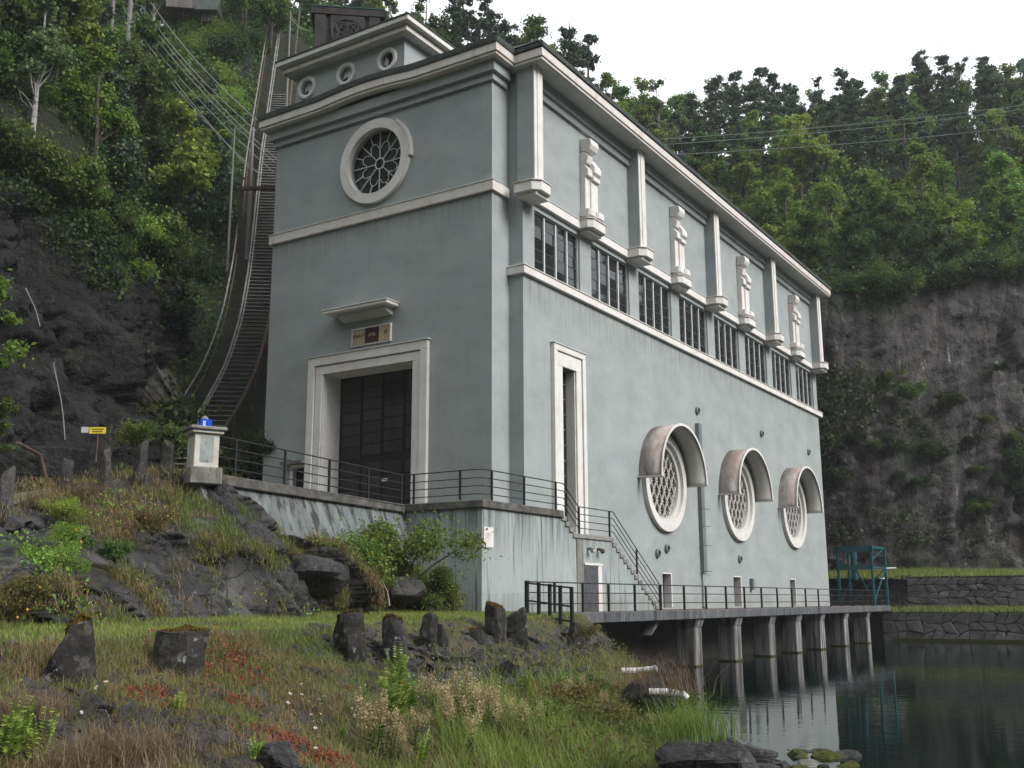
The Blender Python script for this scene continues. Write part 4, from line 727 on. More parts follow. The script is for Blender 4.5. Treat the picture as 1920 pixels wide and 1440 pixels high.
# ================================================================ far quay: two walls of fitted stones, grass ledges
def stone_wall(t, O, U, V, W, wd, ht, nx, nz, seed):
    r = random.Random(seed); J = [[(i/nx*wd+(0 if i in (0, nx) else r.uniform(-.3, .3)*wd/nx)+(.5*wd/nx if j % 2 and 0 < i < nx else 0), j/nz*ht+(0 if j in (0, nz) else r.uniform(-.28, .28)*ht/nz)) for j in range(nz+1)] for i in range(nx+1)]
    O, U, V, W = map(np.asarray, (O, U, V, W))
    for i in range(nx):
        for j in range(nz):
            q = [J[i][j], J[i+1][j], J[i+1][j+1], J[i][j+1]]; cx_, cy_ = sum(a for a, b_ in q)/4, sum(b_ for a, b_ in q)/4
            if r.random() < .75:                         # chamfer one corner so that the joints wander
                k = r.randrange(4); a, b_, c = q[k-1], q[k], q[(k+1) % 4]; f = r.uniform(.25, .4)
                q[k:k+1] = [(b_[0]+(a[0]-b_[0])*f, b_[1]+(a[1]-b_[1])*f), (b_[0]+(c[0]-b_[0])*f, b_[1]+(c[1]-b_[1])*f)]
            dp = r.uniform(.05, .15); n = len(q); ins = lambda s: [(cx_+(a-cx_)*s, cy_+(b_-cy_)*s) for a, b_ in q]
            P = lambda a, b_, d: O+U*a+V*b_+W*d
            vs = [P(a, b_, -.02) for a, b_ in ins(.96)]+[P(a, b_, dp*.7) for a, b_ in ins(.94)]+[P(a, b_, dp+r.uniform(-.02, .02)) for a, b_ in ins(.74)]
            fs = [(k, (k+1) % n, n+(k+1) % n, n+k) for k in range(n)]+[(n+k, n+(k+1) % n, 2*n+(k+1) % n, 2*n+k) for k in range(n)]+[tuple(range(2*n, 3*n))]
            MB().add(vs, fs).build('stone', 'quay', t)
qa = thing('quay_wall', 'lower dry stone quay wall rising from the water beyond the deck', 'wall', (3, 45.9, WATER)); qb = thing('quay_wall', 'upper dry stone wall between two grass ledges below the far cliff', 'wall', (3, 47.8, -5.3))
U1 = unit(np.array([1, .05, 0])); V1 = unit(np.array([0, .12, 1.]))
stone_wall(qa, (2.2, 45.95, -7.45), U1, V1, (0, -1, 0), 17, 2.05, 22, 3, 1); MB().prism([(2.2, 46.0, -9), (19.2, 46.85, -9), (19.2, 47.05, -5.32), (2.2, 46.15, -5.32)], (0, .9, 0)).build('core', 'quay_joint', qa)
stone_wall(qb, (3.6, 47.95, -5.35), U1, V1, (0, -1, 0), 16.4, 2.3, 26, 5, 2); MB().prism([(3.6, 48.05, -5.4), (20, 48.9, -5.4), (20, 49.05, -2.93), (3.6, 48.2, -2.93)], (0, .9, 0)).build('core', 'quay_joint', qb)
MB().box(2.9, 20, 45.55, 45.75, WATER-.3, WATER+.17).build('weed_band', 'moss_green', qa)
def sheet(name, A, B, nu, nv, mat, amp, seed):
    A, B = resample(A, nu), resample(B, nu); v = np.linspace(0, 1, nv)[None, :, None]; Q = (A[:, None]*(1-v)+B[:, None]*v).reshape(-1, 3); Q[:, 2] += amp*fbm(Q*.9, seed); structure(name, npmesh(name, Q, grid_faces(nu, nv), mat, smooth=True)); return Q
LG1 = sheet('lower_bank_ledge', [(.6, 46.1, -5.38), (20, 47.05, -5.38)], [(.6, 48.3, -5.25), (20, 49.2, -5.25)], 60, 8, 'soil', .05, 3)
LG2 = sheet('upper_bank_ledge', [(-12, 45, -3.0), (3.4, 48.35, -3.0), (20, 49.2, -3.0), (60, 60, -3)], [(-14, 56, -2.2), (-1, 57, -2.2), (10, 66, -2.2), (75, 104, -2.2)], 90, 30, 'soil', .12, 4)
sheet('bank_flank', [(20, 46.9, -9.5), (60, 55, -9.5)], [(20, 49.4, -2.9), (60, 60.2, -2.9)], 40, 12, 'soil', .2, 6); sheet('bank_flank', [(-14, 45.2, -9), (.55, 45.95, -9), (3.5, 46.1, -9)], [(-14, 46.5, -2.95), (.55, 48.5, -2.95), (3.75, 48.6, -2.95)], 40, 20, 'rock', .25, 7)
# ================================================================ funicular track beside the building
cen = np.array([at(*q_) for q_ in TRK]); ss = np.r_[0, np.cumsum(np.linalg.norm(np.diff(cen, axis=0), axis=1))]; qq = np.linspace(0, ss[-1], 70); cen = np.stack([np.interp(qq, ss, cen[:, k]) for k in range(3)], 1)
for _ in range(5): cen[1:-1] = (cen[:-2]+2*cen[1:-1]+cen[2:])/4
pz = cen[:, 2]; tu = unit((cen[40]-cen[0])*[1, 1, 0]); right = np.array([tu[1], -tu[0], 0])
TK = thing('funicular_track', 'steep curved funicular track with light treads climbing left of the building', 'rail track', cen[0])
for off, mt, rr, h in ((-.82, 'steel_pale', .055, .0), (.78, 'rust', .075, 0), (-.66, 'steel_pale', .04, .05), (-1.75, 'steel_pale', .045, .35), (-1.6, 'rust', .035, -.1)):
    MB().tube([c_+right*off+np.array([0, 0, h]) for c_ in cen], rr, 6).build('rail', mt, TK)
zs_ = np.arange(pz[0]+.1, 34, .30); tread = None
for z in zs_:
    c_ = np.array([np.interp(z, pz, cen[:, k]) for k in (0, 1)]+[z])-cen[0]
    if tread is None: tread = MB().obox((0, 0, 0), right*.76, tu*.11, zz*.022).mesh('tread', 'steel_pale')
    share('tread', tread, TK, c_-zz*.05, (0, 0, 0))
for z in np.arange(pz[0]+1, 34, 2.6):
    c_ = np.array([np.interp(z, pz, cen[:, k]) for k in (0, 1)]+[z]); MB().bar(c_+right*.85-zz*2.4, c_+right*.85, .14).build('trestle', 'rust', TK); MB().bar(c_-right*.95-zz*2.2, c_-right*.95, .14).build('trestle', 'rust', TK)
pg = thing('pipe_portal', 'rusty steel portal frame over the funicular track', 'frame', at(452, 420, 50))
a0, a1 = at(453, 353, 50), at(520, 353, 50)
MB().bar(a0, a1, .16).build('beam', 'rust', pg); MB().bar(a0, a0-zz*3.2, .14).build('post', 'rust', pg)
# ================================================================ poles, wires, huts on the hill
def pole(p, h, label, name='power_pole', r=.11, arm=None):
    g = np.array([p[0], p[1], p[2]-h]); t = thing(name, label, 'pole', g); MB().tube([g, np.asarray(p)], [r, r*.7], 8).build('shaft', 'pole', t)
    if arm: MB().bar(np.asarray(p)-zz*arm[1]-_r*arm[0], np.asarray(p)-zz*arm[1]+_r*arm[0], .13).build('crossarm', 'pole', t)
    return t
pole(at(475, 240, 53), 7, 'grey steel mast beside the funicular at the roof corner', r=.10); pole(at(440, 240, 56), 8, 'thin pale mast among trees left of the funicular', r=.07)
pole(at(545, 20, 80), 12, 'tall thin pole against the sky left of the stone tower', r=.08); pole(at(250, -60, 74), 14, 'nearer of two weathered power poles at the top left', r=.2, arm=(2.4, 2.4)); pole(at(218, -60, 76), 12, 'farther of two weathered power poles at the top left', r=.16)
def wire(p0, p1, sag, r, mat='wire', label='', group='', cat='wire'):
    P = [np.asarray(p0)+(np.asarray(p1)-np.asarray(p0))*k-zz*sag*4*k*(1-k) for k in np.linspace(0, 1, 15)]
    o = MB().tube(P, r, 5).build('power_line', mat); tag(o, label, cat, group)
for a, b_ in (((283, 5), (490, 232)), ((265, 10), (480, 245)), ((262, 18), (520, 300)), ((255, 22), (515, 305)), ((252, 40), (515, 325)), ((262, 75), (490, 330)), ((232, 15), (470, 318))):
    wire(at(*a, 74), at(*b_, 54), .5, .024, 'wire', 'thin pale power line running down the left slope to the station', 'power lines down the left slope')
for a, b_ in (((1230, 262), (1925, 196)), ((1235, 272), (1925, 204)), ((1255, 290), (1925, 236))):
    wire(at(*a, 72), at(*b_, 100), .3, .024, 'cable_green', 'thin line crossing in front of the forest right of the roof', 'lines in front of the right forest')
wire(at(545, 33, 80), at(600, 55, 66), .5, .02, 'wire', 'short slack wire from the tall pole to the stone tower', 'slack wire')
def hut(name, label, c, w, d, h, mats, nplank, yaw=0):
    c = np.asarray(c, float); t = thing(name, label, 'hut', c); fw2 = fw*math.cos(yaw)+rw_*math.sin(yaw); r2 = np.array([-fw2[1], fw2[0], 0])
    MB().obox(c+zz*h/2-fw2*d/2, r2*(w/2-.05), fw2*(d/2-.05), zz*h/2).build('core', 'rust', t)
    for k in range(nplank): u = -w/2+w*(k+.5)/nplank; MB().obox(c+r2*u+zz*h/2+fw2*.02*(k % 2), r2*w/nplank*.47, fw2*.03, zz*h/2).build('plank', mats, t)
    MB().prism([c+r2*(w/2+.4)+fw2*.5+zz*h, c+r2*(w/2+.4)-fw2*(d+.4)+zz*h, c+r2*(w/2+.4)-fw2*d/2+zz*(h+1.6)], -r2*(w+.8)).build('roof', 'roof', t); return t
hut('plank_house', 'weathered grey plank house at the top of the left slope', at(341, 14, 88), 2.6, 3, 5.5, 'timber', 11, .15)
hut('small_hut', 'low dark hut with small pale window beside the plank house', at(388, 40, 87), 1.0, 1.2, .8, 'tower', 6)
# low concrete parapet and yellow sign by the left cliff
PA = thing('parapet', 'low mossy concrete parapet with rusty pipe at the foot of the left cliff', 'wall', at(85, 850, 29))
p0, p1 = at(-60, 818, 27.5), at(156, 838, 29.5); p0z = p0.copy()
MB().prism([p0-zz*.15, p1-zz*.05, p1-zz*.9, p0-zz*.9], np.array([-.15, .35, 0])).build('slab', 'rock', PA, bevel=.03); MB().tube([p0+_r*1.4-fw*-.2-zz*.2, p0*.35+p1*.65+fw*.2-zz*.35, p0*.28+p1*.72+fw*.2-zz*1.0], .05, 8).build('pipe', 'rust', PA)
ys_ = at(183, 807, 29.5); YS = thing('yellow_sign', 'small yellow notice sign on the dark slope by the parapet', 'sign', ys_-zz*.8)
MB().obox(ys_, _r*.23, fw*.008, zz*.09).build('board', 'yellow', YS); MB().bar(ys_-zz*.9-fw*.03, ys_-fw*.03, .04).build('post', 'rust', YS); MB().obox(ys_-_r*.36+zz*.02, _r*.1, fw*.01, zz*.08).build('bracket', 'pipe_grey', YS)
for k in range(2): MB().obox(ys_+fw*.012+zz*(.035-.07*k), _r*(.17-.03*k), fw*.002, zz*.013).build('print_line', 'letters', YS)
for (x0, y0, x1, y1, t0, lb) in ((48, 540, 75, 612, 33, 'upper pale hose hanging on the left cliff'), (100, 680, 122, 825, 31, 'lower pale hose hanging on the left cliff')):
    a, b_ = at(x0, y0, t0), at(x1, y1, t0-1); tag(MB().tube([a, (a+b_)/2+_r*.06, (a*.3+b_*.7)+_r*.05, b_], .016, 6).build('hose', 'pole'), lb, 'hose')
# ================================================================ stones
def rock_mesh(name, r, seed, mat, n=14, m=9, tall=1., taper=0., jag=.22, flat=False, cell=1.4):
    th = np.linspace(0, 2*np.pi, n, endpoint=False); ph = np.linspace(0, 1, m); V = []
    for v in ph:
        if tall > 0:                                     # standing stone: column with blunt top
            rad = (1-taper*v)*(1 if v < .93 else .80); z = v*tall; V += [(rad*math.cos(a), rad*math.sin(a)*.85, z) for a in th]
        else:
            e = (v-.5)*math.pi; V += [(math.cos(e)*math.cos(a)+1e-3, math.cos(e)*math.sin(a), math.sin(e)) for a in th]
    V = np.array(V)*[r, r, 1 if tall > 0 else r]; g_ = np.random.default_rng(seed+900)
    c0 = np.array([0, 0, tall*.45 if tall > 0 else 0.]); ext = np.array([1, 1, (tall/(2*r) if tall > 0 else 1)])
    W2 = (V-c0)/ext*1.18
    for k in range(16 if tall > 0 else 13):               # break flat faces off the block
        nn_ = unit(g_.normal(size=3)*[1, 1, .28 if tall > 0 else .9]); dd_ = r*g_.uniform(1-jag*1.9, 1.03); e_ = W2@nn_-dd_; W2 = W2-nn_*np.maximum(e_, 0)[:, None]
    if tall > 0:
        nn_ = unit(np.array([g_.normal(0, .16), g_.normal(0, .16), 1])); e_ = W2@nn_-r*.93; W2 = W2-nn_*np.maximum(e_, 0)[:, None]
    V = W2*ext+c0+(r*.07*np.stack([fbm(V*4/r*.5+seed+q_*7, seed+q_, 3) for q_ in range(3)], 1))
    F = [(i*n+k, i*n+(k+1) % n, (i+1)*n+(k+1) % n, (i+1)*n+k) for i in range(m-1) for k in range(n)]
    me = bpy.data.meshes.new(name); me.from_pydata(V.tolist(), [], F+[tuple(range((m-1)*n, m*n)), tuple(range(n))[::-1]]); me.materials.append(M[mat]); return me, V, n, m
def marker(px, py, t, h, r, seed, label, moss, lean=0., group='old marker stones', sx=1.):
    p = at(px, py, t)
    if group == G1: p[2] = min(p[2], gz(p[0], p[1])[0])+.04
    st = thing('marker_stone', label, 'stone', (p[0], p[1], p[2]-.25), group)
    me, V, n, m_ = rock_mesh('body', r, seed, 'stone' if group == G1 else 'stone_pale', 26, 22, h+.25, .26, .24, cell=1.5); b = share('body', me, st, (0, 0, 0), (lean*.3, lean, seed), (sx, 1, 1))
    if moss:
        top = V[-n:]; tz = top[:, 2]; c = top.mean(0); rr = np.random.default_rng(seed); C = c+(top[rr.integers(0, n, 1800)]-c)*np.sqrt(rr.uniform(0, 1.1, 1800))[:, None]+rr.normal(0, [.012, .012, .01], (1800, 3))+[0, 0, .012]
        C = np.vstack([C, V[-2*n:][rr.integers(0, 2*n, 500)]*[1.01, 1.01, 1]+rr.normal(0, .012, (500, 3))])
        Vc, F = cards(C, rr.normal(0, 1, (len(C), 3))+[0, 0, 1.2], rr.uniform(.018, .042, len(C)), .7, rr); me2 = npmesh('moss', Vc, F, 'moss'); share('moss_cap', me2, b)
    return st
G1 = 'marker stones along the lower grass road'; G2 = 'marker stones along the upper road'
for a in [(122, 1318, 12.4, .98, .37, 3, 'big mossy marker stone nearest the left edge of the lower grass', True, .08), (340, 1282, 14.8, .78, .42, 4, 'squat marker stone with white lichen disc and mossy top', True, .0),
          (655, 1262, 18.8, 1.02, .36, 5, 'mossy leaning marker stone, left one of the middle pair', True, .06), (740, 1262, 19.6, 1.02, .34, 6, 'mossy marker stone with pale lichen face, right one of the middle pair', True, -.04),
          (797, 1224, 21.2, .72, .27, 8, 'small bare marker stone right of the middle pair', False, .12), (826, 1216, 22.2, .5, .2, 28, 'narrow pale-edged marker stone tucked behind the small bare one', False, .1), (930, 1208, 24.8, .95, .30, 9, 'mossy marker stone in front of the blue terrace corner', True, .05), (968, 1203, 25.6, .80, .27, 10, 'flat grey marker stone just left of the iron gate', False, 0.), (883, 1215, 24.3, .42, .42, 17, 'low mossy stone left of the terrace corner stone', True, .1), (1082, 1195, 29.5, .95, .3, 18, 'dark stone standing where the deck begins', False, .02)]:
    marker(*a, group=G1)
for a in [(8, 962, 21.9, 1.0, .22, 12, 'upper road marker stone cut by the left picture edge', False, 0.), (120, 911, 24.5, .66, .19, 13, 'short square-topped marker stone on the upper road', False, 0.), (193, 912, 24.9, .92, .21, 14, 'tall marker stone beside the pale grass tuft', False, .03), (262, 893, 25.5, .90, .20, 15, 'round-shouldered marker stone in the middle of the upper row', False, 0.), (314, 882, 26.2, .74, .19, 16, 'last upper marker stone before the gate pillar', False, .05)]:
    marker(*a, group=G2)
# rubble on the bank below the stones: individual slabs, the smallest as stuff
rub = [rock_mesh('slab', .5, 40+k, 'rock_near', 9, 6, -1, jag=.34, cell=1.1)[0] for k in range(8)]
rr = np.random.default_rng(5); cnt = 0; spots = []
while cnt < 270:
    px = rr.choice([rr.uniform(640, 1150), rr.uniform(60, 700)], p=[.66, .34]); py = rr.uniform(1185, 1300) if px > 640 else rr.uniform(1285, 1440)
    if px > 640 and py < 1185+max(0, 900-px)*.16: continue
    p = hit(px, py); d = p[0]-np.interp(p[1], EY, EX)
    if d < .15 or d > 5.6: continue
    spots.append((p, d)); cnt += 1
for p, d in spots:
    s_ = rr.uniform(.16, .46)*(1.15 if p[1] > -15 else .62)
    o = bpy.data.objects.new('bank_stone', rub[rr.integers(8)]); COL.objects.link(o); o.location = (p[0], p[1], p[2]-.01); o.rotation_euler = (rr.normal(.1, .35), rr.normal(.45, .25), rr.uniform(0, 6.28)); o.scale = (s_*rr.uniform(.8, 1.6), s_, s_*rr.uniform(.28, .6))
    tag(o, 'dark angular slab in the rubble of the bank', 'stone', 'rubble slabs on the bank')
chips = np.array([q[0] for q in spots])[rr.integers(0, len(spots), 1500)]+np.c_[rr.normal(0, .45, (1500, 2)), np.zeros(1500)]; chips[:, 2] = gz(chips[:, 0], chips[:, 1])
base_v = np.array([v_.co[:] for v_ in rub[0].vertices])[::2]; bmx = bmesh.new(); VV, FF = [], []
for k, c_ in enumerate(chips):
    s_ = rr.uniform(.04, .13); q_ = np.array([(-1, -1, -.4), (1, -.8, -.4), (.9, 1, -.4), (-1, .9, -.4), (-.7, -.8, .35), (.8, -.6, .5), (.6, .7, .3), (-.8, .8, .45)])*s_*rr.uniform(.7, 1.3, (8, 3)); a_, b_ = rr.uniform(0, 6.28), rr.normal(.4, .3)
    Rz = np.array([[math.cos(a_), -math.sin(a_), 0], [math.sin(a_), math.cos(a_), 0], [0, 0, 1]]); Ry = np.array([[math.cos(b_), 0, math.sin(b_)], [0, 1, 0], [-math.sin(b_), 0, math.cos(b_)]]); VV.append(q_@Rz.T@Ry.T+c_); FF += [[8*k+i for i in f_] for f_ in ((4, 5, 6, 7), (0, 1, 5, 4), (1, 2, 6, 5), (2, 3, 7, 6), (3, 0, 4, 7))]
bmx.free(); stuff('stone_chips', npmesh('stone_chips', np.vstack(VV), FF, 'rock_near'), 'small dark stone chips between the rubble slabs')
for k in range(9):                                       # long inclined slabs where the bank meets the deck
    px = 1085+k*15; p = at(px, 1190+k*9, 28.2-k*.35); o = bpy.data.objects.new('bank_slab', rub[k % 8]); COL.objects.link(o); o.location = (p[0], p[1], gz(p[0], p[1])[0]+.05); o.rotation_euler = (.1*k % .4, .42, 0.25+.12*(k % 3)); o.scale = (1.5, .42, .26); tag(o, 'long inclined dark slab where the bank runs under the deck', 'stone', 'inclined slabs at the deck end')
# bigger rocks at the water
for px, py, t, s_, mt, lb in ((1325, 1440, 16.0, 1.0, 'rock_near', 'large smooth grey boulder at the bottom by the water'), (1215, 1305, 20.5, .75, 'rock_near', 'grey boulder under the lower white pipe'), (525, 1392, 10.6, .34, 'rock_near', 'rounded dark rock among red stonecrop'), (755, 1110, 29.6, .9, 'rock_near', 'bulging dark rock below the retaining wall bushes'), (575, 1080, 27, 1.4, 'rock_near', 'rounded dark rock at the foot of the retaining wall')):
    p = at(px, py, t); me = rock_mesh('boulder', s_*.6, int(px), mt, 22, 14, -1, jag=.16, cell=1.6)[0]; o = bpy.data.objects.new('boulder', me); COL.objects.link(o); o.location = p-zz*(.16 if px == 525 else 0); o.scale = (1.25, 1.0, .72); tag(o, lb, 'boulder')
ms = [rock_mesh('cobble', .3, 70+k, 'moss_green' if k % 2 else 'rock_near', 16, 11, -1, jag=.3, cell=1.0)[0] for k in range(4)]
for k in range(46):
    px, py = rr.uniform(1335, 1590), rr.uniform(1405, 1446); p = on_z(px, py, WATER); o = bpy.data.objects.new('mossy_stone', ms[k % 4]); COL.objects.link(o); o.location = (p[0], p[1], WATER-.06+rr.uniform(-.06, .06)); s_ = rr.uniform(.3, .95); o.scale = (s_*1.3, s_, s_*.75); o.rotation_euler = (0, 0, rr.uniform(0, 6)); tag(o, 'green mossy stone breaking the water at the near shore', 'stone', 'mossy stones at the near waterline')
for (x0, y0, x1, y1, t, lb) in ((1192, 1258, 1232, 1254, 21.5, 'upper short white drain pipe sticking out of the bank'), (1246, 1297, 1282, 1302, 20, 'lower white drain pipe with bent end on the bank')):
    a, b_ = at(x0, y0, t), at(x1, y1, t-.1); t_ = thing('drain_pipe', lb, 'pipe', a); MB().tube([a-_r*.3, a, b_]+([b_+_r*.06-zz*.07] if t == 20 else []), .065, 12).build('tube', 'pipe_grey', t_); MB().tube([b_-_r*.08, b_-_r*.02], .075, 12).build('collar', 'conduit', t_)
# ================================================================ trees
def clump_leaves(C, R, n, size, r, flat=1., up=.5):
    k = len(C); idx = r.integers(0, k, n); d = unit(r.normal(size=(n, 3))); rad = np.where(r.random(n) < .55, r.uniform(.5, 1.0, n)**.6, np.abs(r.normal(0, 1.0, n)))
    P = C[idx]+d*(R[idx]*rad)[:, None]*[1, 1, flat]; D = unit(r.normal(size=(n, 3)))*1.0+d*.5-np.array([0, 0, .35]); tone = np.clip(.5+.28*(hsh(idx, idx*7, idx*0, 5)-.5)*2+r.normal(0, .16, n), 0, 1)
    V, F = cards(P, D, size*r.uniform(.6, 1.35, n), .62, r, .12); return V, F, tone
def limb(m, a, b_, r0, r1, r): 
    a, b_ = np.asarray(a, float), np.asarray(b_, float); mid = (a+b_)/2+r.normal(0, .06, 3)*np.linalg.norm(b_-a); m.tube([a, mid, b_], [r0, (r0+r1)/2, r1], 5, False)
def make_tree(kind, seed, H, n, leaf, mat, bark):
    r = np.random.default_rng(seed); tr = MB(); C, R = [], []
    if kind == 'broad' or kind == 'birch':
        cr = H*(.27 if kind == 'broad' else .20); ch = H*.42; cz = H*.55; lob = []
        for k in range(9):                               # uneven lobes, then small clumps inside each
            d = unit(r.normal(size=3)); q = r.uniform(.25, .85); lob.append((np.array([d[0]*cr*q*(1-.4*max(0, d[2])), d[1]*cr*q*(1-.4*max(0, d[2])), cz+d[2]*ch*q]), H*r.uniform(.09, .19)*(1 if kind == 'broad' else .75)))
        lob.append((np.array([0, 0, cz+ch*.9]), H*.08))
        for k in range(78 if kind == 'broad' else 56):
            c_, lr = lob[r.integers(len(lob))]; C.append(c_+unit(r.normal(size=3))*lr*r.uniform(.2, 1.05)); R.append(H*r.uniform(.022, .062)*(1 if kind == 'broad' else .8))
        tr.tube([(0, 0, -.6), (r.normal(0, .1), r.normal(0, .1), H*.3), (r.normal(0, .25), r.normal(0, .25), H*.6), (0, 0, H*.9)], [H*.018, H*.014, H*.008, H*.002], 7)
        for p in C[:14]: limb(tr, (0, 0, max(H*.2, p[2]-H*.22)), p, H*.005, H*.0015, r)
        flat, up = .85, .4
    elif kind == 'pine':
        br = []
        for k in range(34):
            v = 1-.68*r.uniform(0, 1)**1.1; a = r.uniform(0, 6.28); ln = H*.21*(1.06-v)**.62*r.uniform(.35, 1.2); e_ = np.array([ln*math.cos(a), ln*math.sin(a), H*v+ln*r.uniform(-.05, .35)]); br.append((np.array([0, 0, H*v]), e_))
            for w_ in (.45, .7, .9, 1.02): C.append(br[-1][0]*(1-w_)+e_*w_+r.normal(0, .02*H, 3)*[1, 1, .5]); R.append(H*r.uniform(.016, .036))
        tr.tube([(0, 0, -.8), (r.normal(0, .15), 0, H*.4), (r.normal(0, .2), r.normal(0, .2), H*.75), (0, 0, H*.99)], [H*.016, H*.013, H*.008, H*.002], 7)
        for b0_, e_ in br: limb(tr, b0_, e_, H*.003, H*.001, r)
        flat, up = .6, .6
    else:
        for k in range(60):
            v = 1-r.uniform(0, 1)**.75*.86; a = r.uniform(0, 6.28); rad = H*.20*(1-v)*r.uniform(.4, 1.)+.02; C.append(np.array([rad*math.cos(a), rad*math.sin(a), H*v-rad*.25])); R.append(H*.02+H*.05*(1-v))
        tr.tube([(0, 0, -.8), (0, 0, H*.5), (0, 0, H)], [H*.014, H*.009, H*.002], 7); flat, up = .45, .2
    V, F, tone = clump_leaves(np.array(C), np.array(R), n, leaf, r, flat, up)
    return tr.mesh('trunk', bark), npmesh('crown', V, F, mat, tone)
PROTO = {'broad': [make_tree('broad', 100+k, 11, 9500, .30, mt, 'bark') for k, mt in enumerate(('leaf', 'leaf', 'leaf', 'leaf_bright'))], 'birch': [make_tree('birch', 120+k, 11, 4200, .27, 'leaf_pale', 'bark_pale') for k in range(2)],
         'pine': [make_tree('pine', 140+k, 13, 9000, .26, 'needle', 'bark') for k in range(4)], 'spruce': [make_tree('spruce', 160+k, 13, 5200, .34, 'needle', 'bark') for k in range(2)], 'near': [make_tree('broad', 180+k, 9, 13000, .22, mt, 'bark') for k, mt in enumerate(('leaf', 'leaf', 'leaf_bright'))]}
PH = {'broad': 11, 'birch': 11, 'pine': 13, 'spruce': 13, 'near': 9}
NAME = {'broad': 'leafy_tree', 'birch': 'birch_tree', 'pine': 'pine_tree', 'spruce': 'spruce_tree', 'near': 'leafy_tree'}
tr_ = np.random.default_rng(77)
def tree(kind, p, h, label, group=None, var=None, wide=1.):
    me = PROTO[kind][tr_.integers(len(PROTO[kind])) if var is None else var]; t = thing(NAME[kind], label, 'tree', p, group); s = h/PH[kind]; t.scale = (s*wide, s*wide, s); t.rotation_euler = (tr_.normal(0, .03), tr_.normal(0, .03), tr_.uniform(0, 6.28))
    share('trunk', me[0], t); share('crown', me[1], t); return t
occ = []
def free(p, d):
    for q in occ:
        if (q[0]-p[0])**2+(q[1]-p[1])**2 < d*d: return False
    occ.append((p[0], p[1])); return True
KW = {'broad': 'leafy tree', 'birch': 'airy pale birch', 'pine': 'dark pine', 'spruce': 'dark spruce', 'near': 'leafy tree'}
# skyline
KS = ['spruce', 'broad', 'birch', 'broad', 'pine', 'pine', 'pine', 'broad', 'pine', 'pine', 'broad', 'broad', 'broad', 'birch', 'broad', 'pine', 'pine', 'pine', 'pine', 'broad', 'pine', 'birch', 'broad', 'pine', 'pine', 'birch', 'broad', 'pine']
for (px, py, t, h), k in zip(SKY, KS):
    p = at(px, py, t); z = hz(p[0], p[1])[0]; h2 = max(6., p[2]-z+.3); occ.append((p[0], p[1])); where = 'behind the roof' if px < 1160 else 'above the right forest'
    tree(k, (p[0], p[1], z-.3), h2, '%s standing on the skyline %s' % (KW[k], where), 'skyline trees %s' % where)
def px_of(p):
    d = np.asarray(p)-CAM; z = d@_f; return 960+FPX*(d@RT)/z, 720-FPX*(d@UP)/z, z
# forest on the slopes: random spots on the hillside that the photo looks at
n = 0; tries = 0
TPY = [0, 20, 160, 300, 400, 500, 600, 690, 770, 855]; TPX = [547, 545, 528, 510, 502, 493, 482, 462, 430, 385]
while tries < 15000:
    tries += 1
    i = tr_.uniform(0, 149) if tries % 2 else tr_.uniform(20, 75); j = tr_.uniform(.5, 95)**1.0; a = tp[int(i), :2]+od[int(i)]*j; z = hz(a[0], a[1])[0]; px, py, dp = px_of((a[0], a[1], z+5))
    if not (-140 < px < 2060 and -330 < py < 760 and dp > 5): continue
    left = px < 560
    if 520 < px < 1160 and j < 45: continue
    pyb = px_of((a[0], a[1], z))[1]
    if pyb < -25: continue
    if left and pyb > float(np.interp(px, [0, 130, 300, 400, 450], [330, 350, 470, 560, 620]))-25: continue
    if 205 < px < 285 and dp < 82 and py < 130: continue
    if 285 < px < 430 and 50 < dp < 96 and py < 190: continue
    if 270 < px < 430 and dp < 52: continue
    if 330 < px < 575 and dp < 88 and px > float(np.interp(py, TPY, TPX))-(110 if dp > 55 else 190): continue
    if j > 40 and not left and hz(a[0]+od[int(i)][0]*8, a[1]+od[int(i)][1]*8)[0] < z-1.5: continue
    if not left and dp > 160: continue
    d2 = (2.4+dp*.014 if z < 36 else 3.2) if not left else 1.9+dp*.010
    if not free(a, d2): continue
    ridge = z > 40 and not left
    if left: k = tr_.choice(['near', 'broad', 'spruce', 'birch', 'pine'], p=[.5, .34, .08, .05, .03] if dp < 62 else [.1, .64, .12, .08, .06]); h = tr_.uniform(5, 9) if dp < 60 else tr_.uniform(7, 10)
    elif j < 24: k = tr_.choice(['broad', 'near', 'birch', 'pine'], p=[.72, .18, .06, .04]); h = tr_.uniform(7, 10.5)
    else: k = tr_.choice(['pine', 'broad', 'spruce', 'birch'], p=[.44, .36, .13, .07]); h = tr_.uniform(9, 13.5)
    z1 = at(px, 0, dp)[2]
    var = None
    if k == 'broad' and not left and j < 24: var = 3 if tr_.random() < .8 else None
    if k == 'near' and left: var = int(tr_.choice([0, 1, 2], p=[.35, .3, .35]))
    zone = (('high up ' if py < 140 else 'half way up ' if py < 330 else 'low down ')+'the left slope '+('at the picture edge' if px < 90 else 'below the power poles' if px < 250 else 'left of the masts' if px < 400 else 'beside the funicular')) if left else ('%s the right slope ' % ('on the cliff edge of' if j < 24 else 'half way up' if py > 300 else 'high up')+('behind the roof line' if px < 1300 else 'above the far roof end' if px < 1600 else 'above the bare cliff' if px < 1770 else 'at the right picture edge'))
    lb = 'steep slope left of the power station' if left else ('cliff edge right of the power station' if j < 24 else 'wooded slope behind the power station')
    tree(k, (a[0], a[1], z-.3), h, '%s %s' % (('bright ' if (k == 'near' and var == 2) or (k == 'broad' and var == 3) else 'small ' if h < 6.5 else '')+KW[k], zone), '%ss on the %s' % (KW[k], lb), var, 1.15 if j < 24 else 1.); n += 1
print('forest trees', n)
tree('near', tuple(at(-105, 800, 24)), 4.6, 'bright green tree reaching in at the left picture edge', None, 2, 1.1)
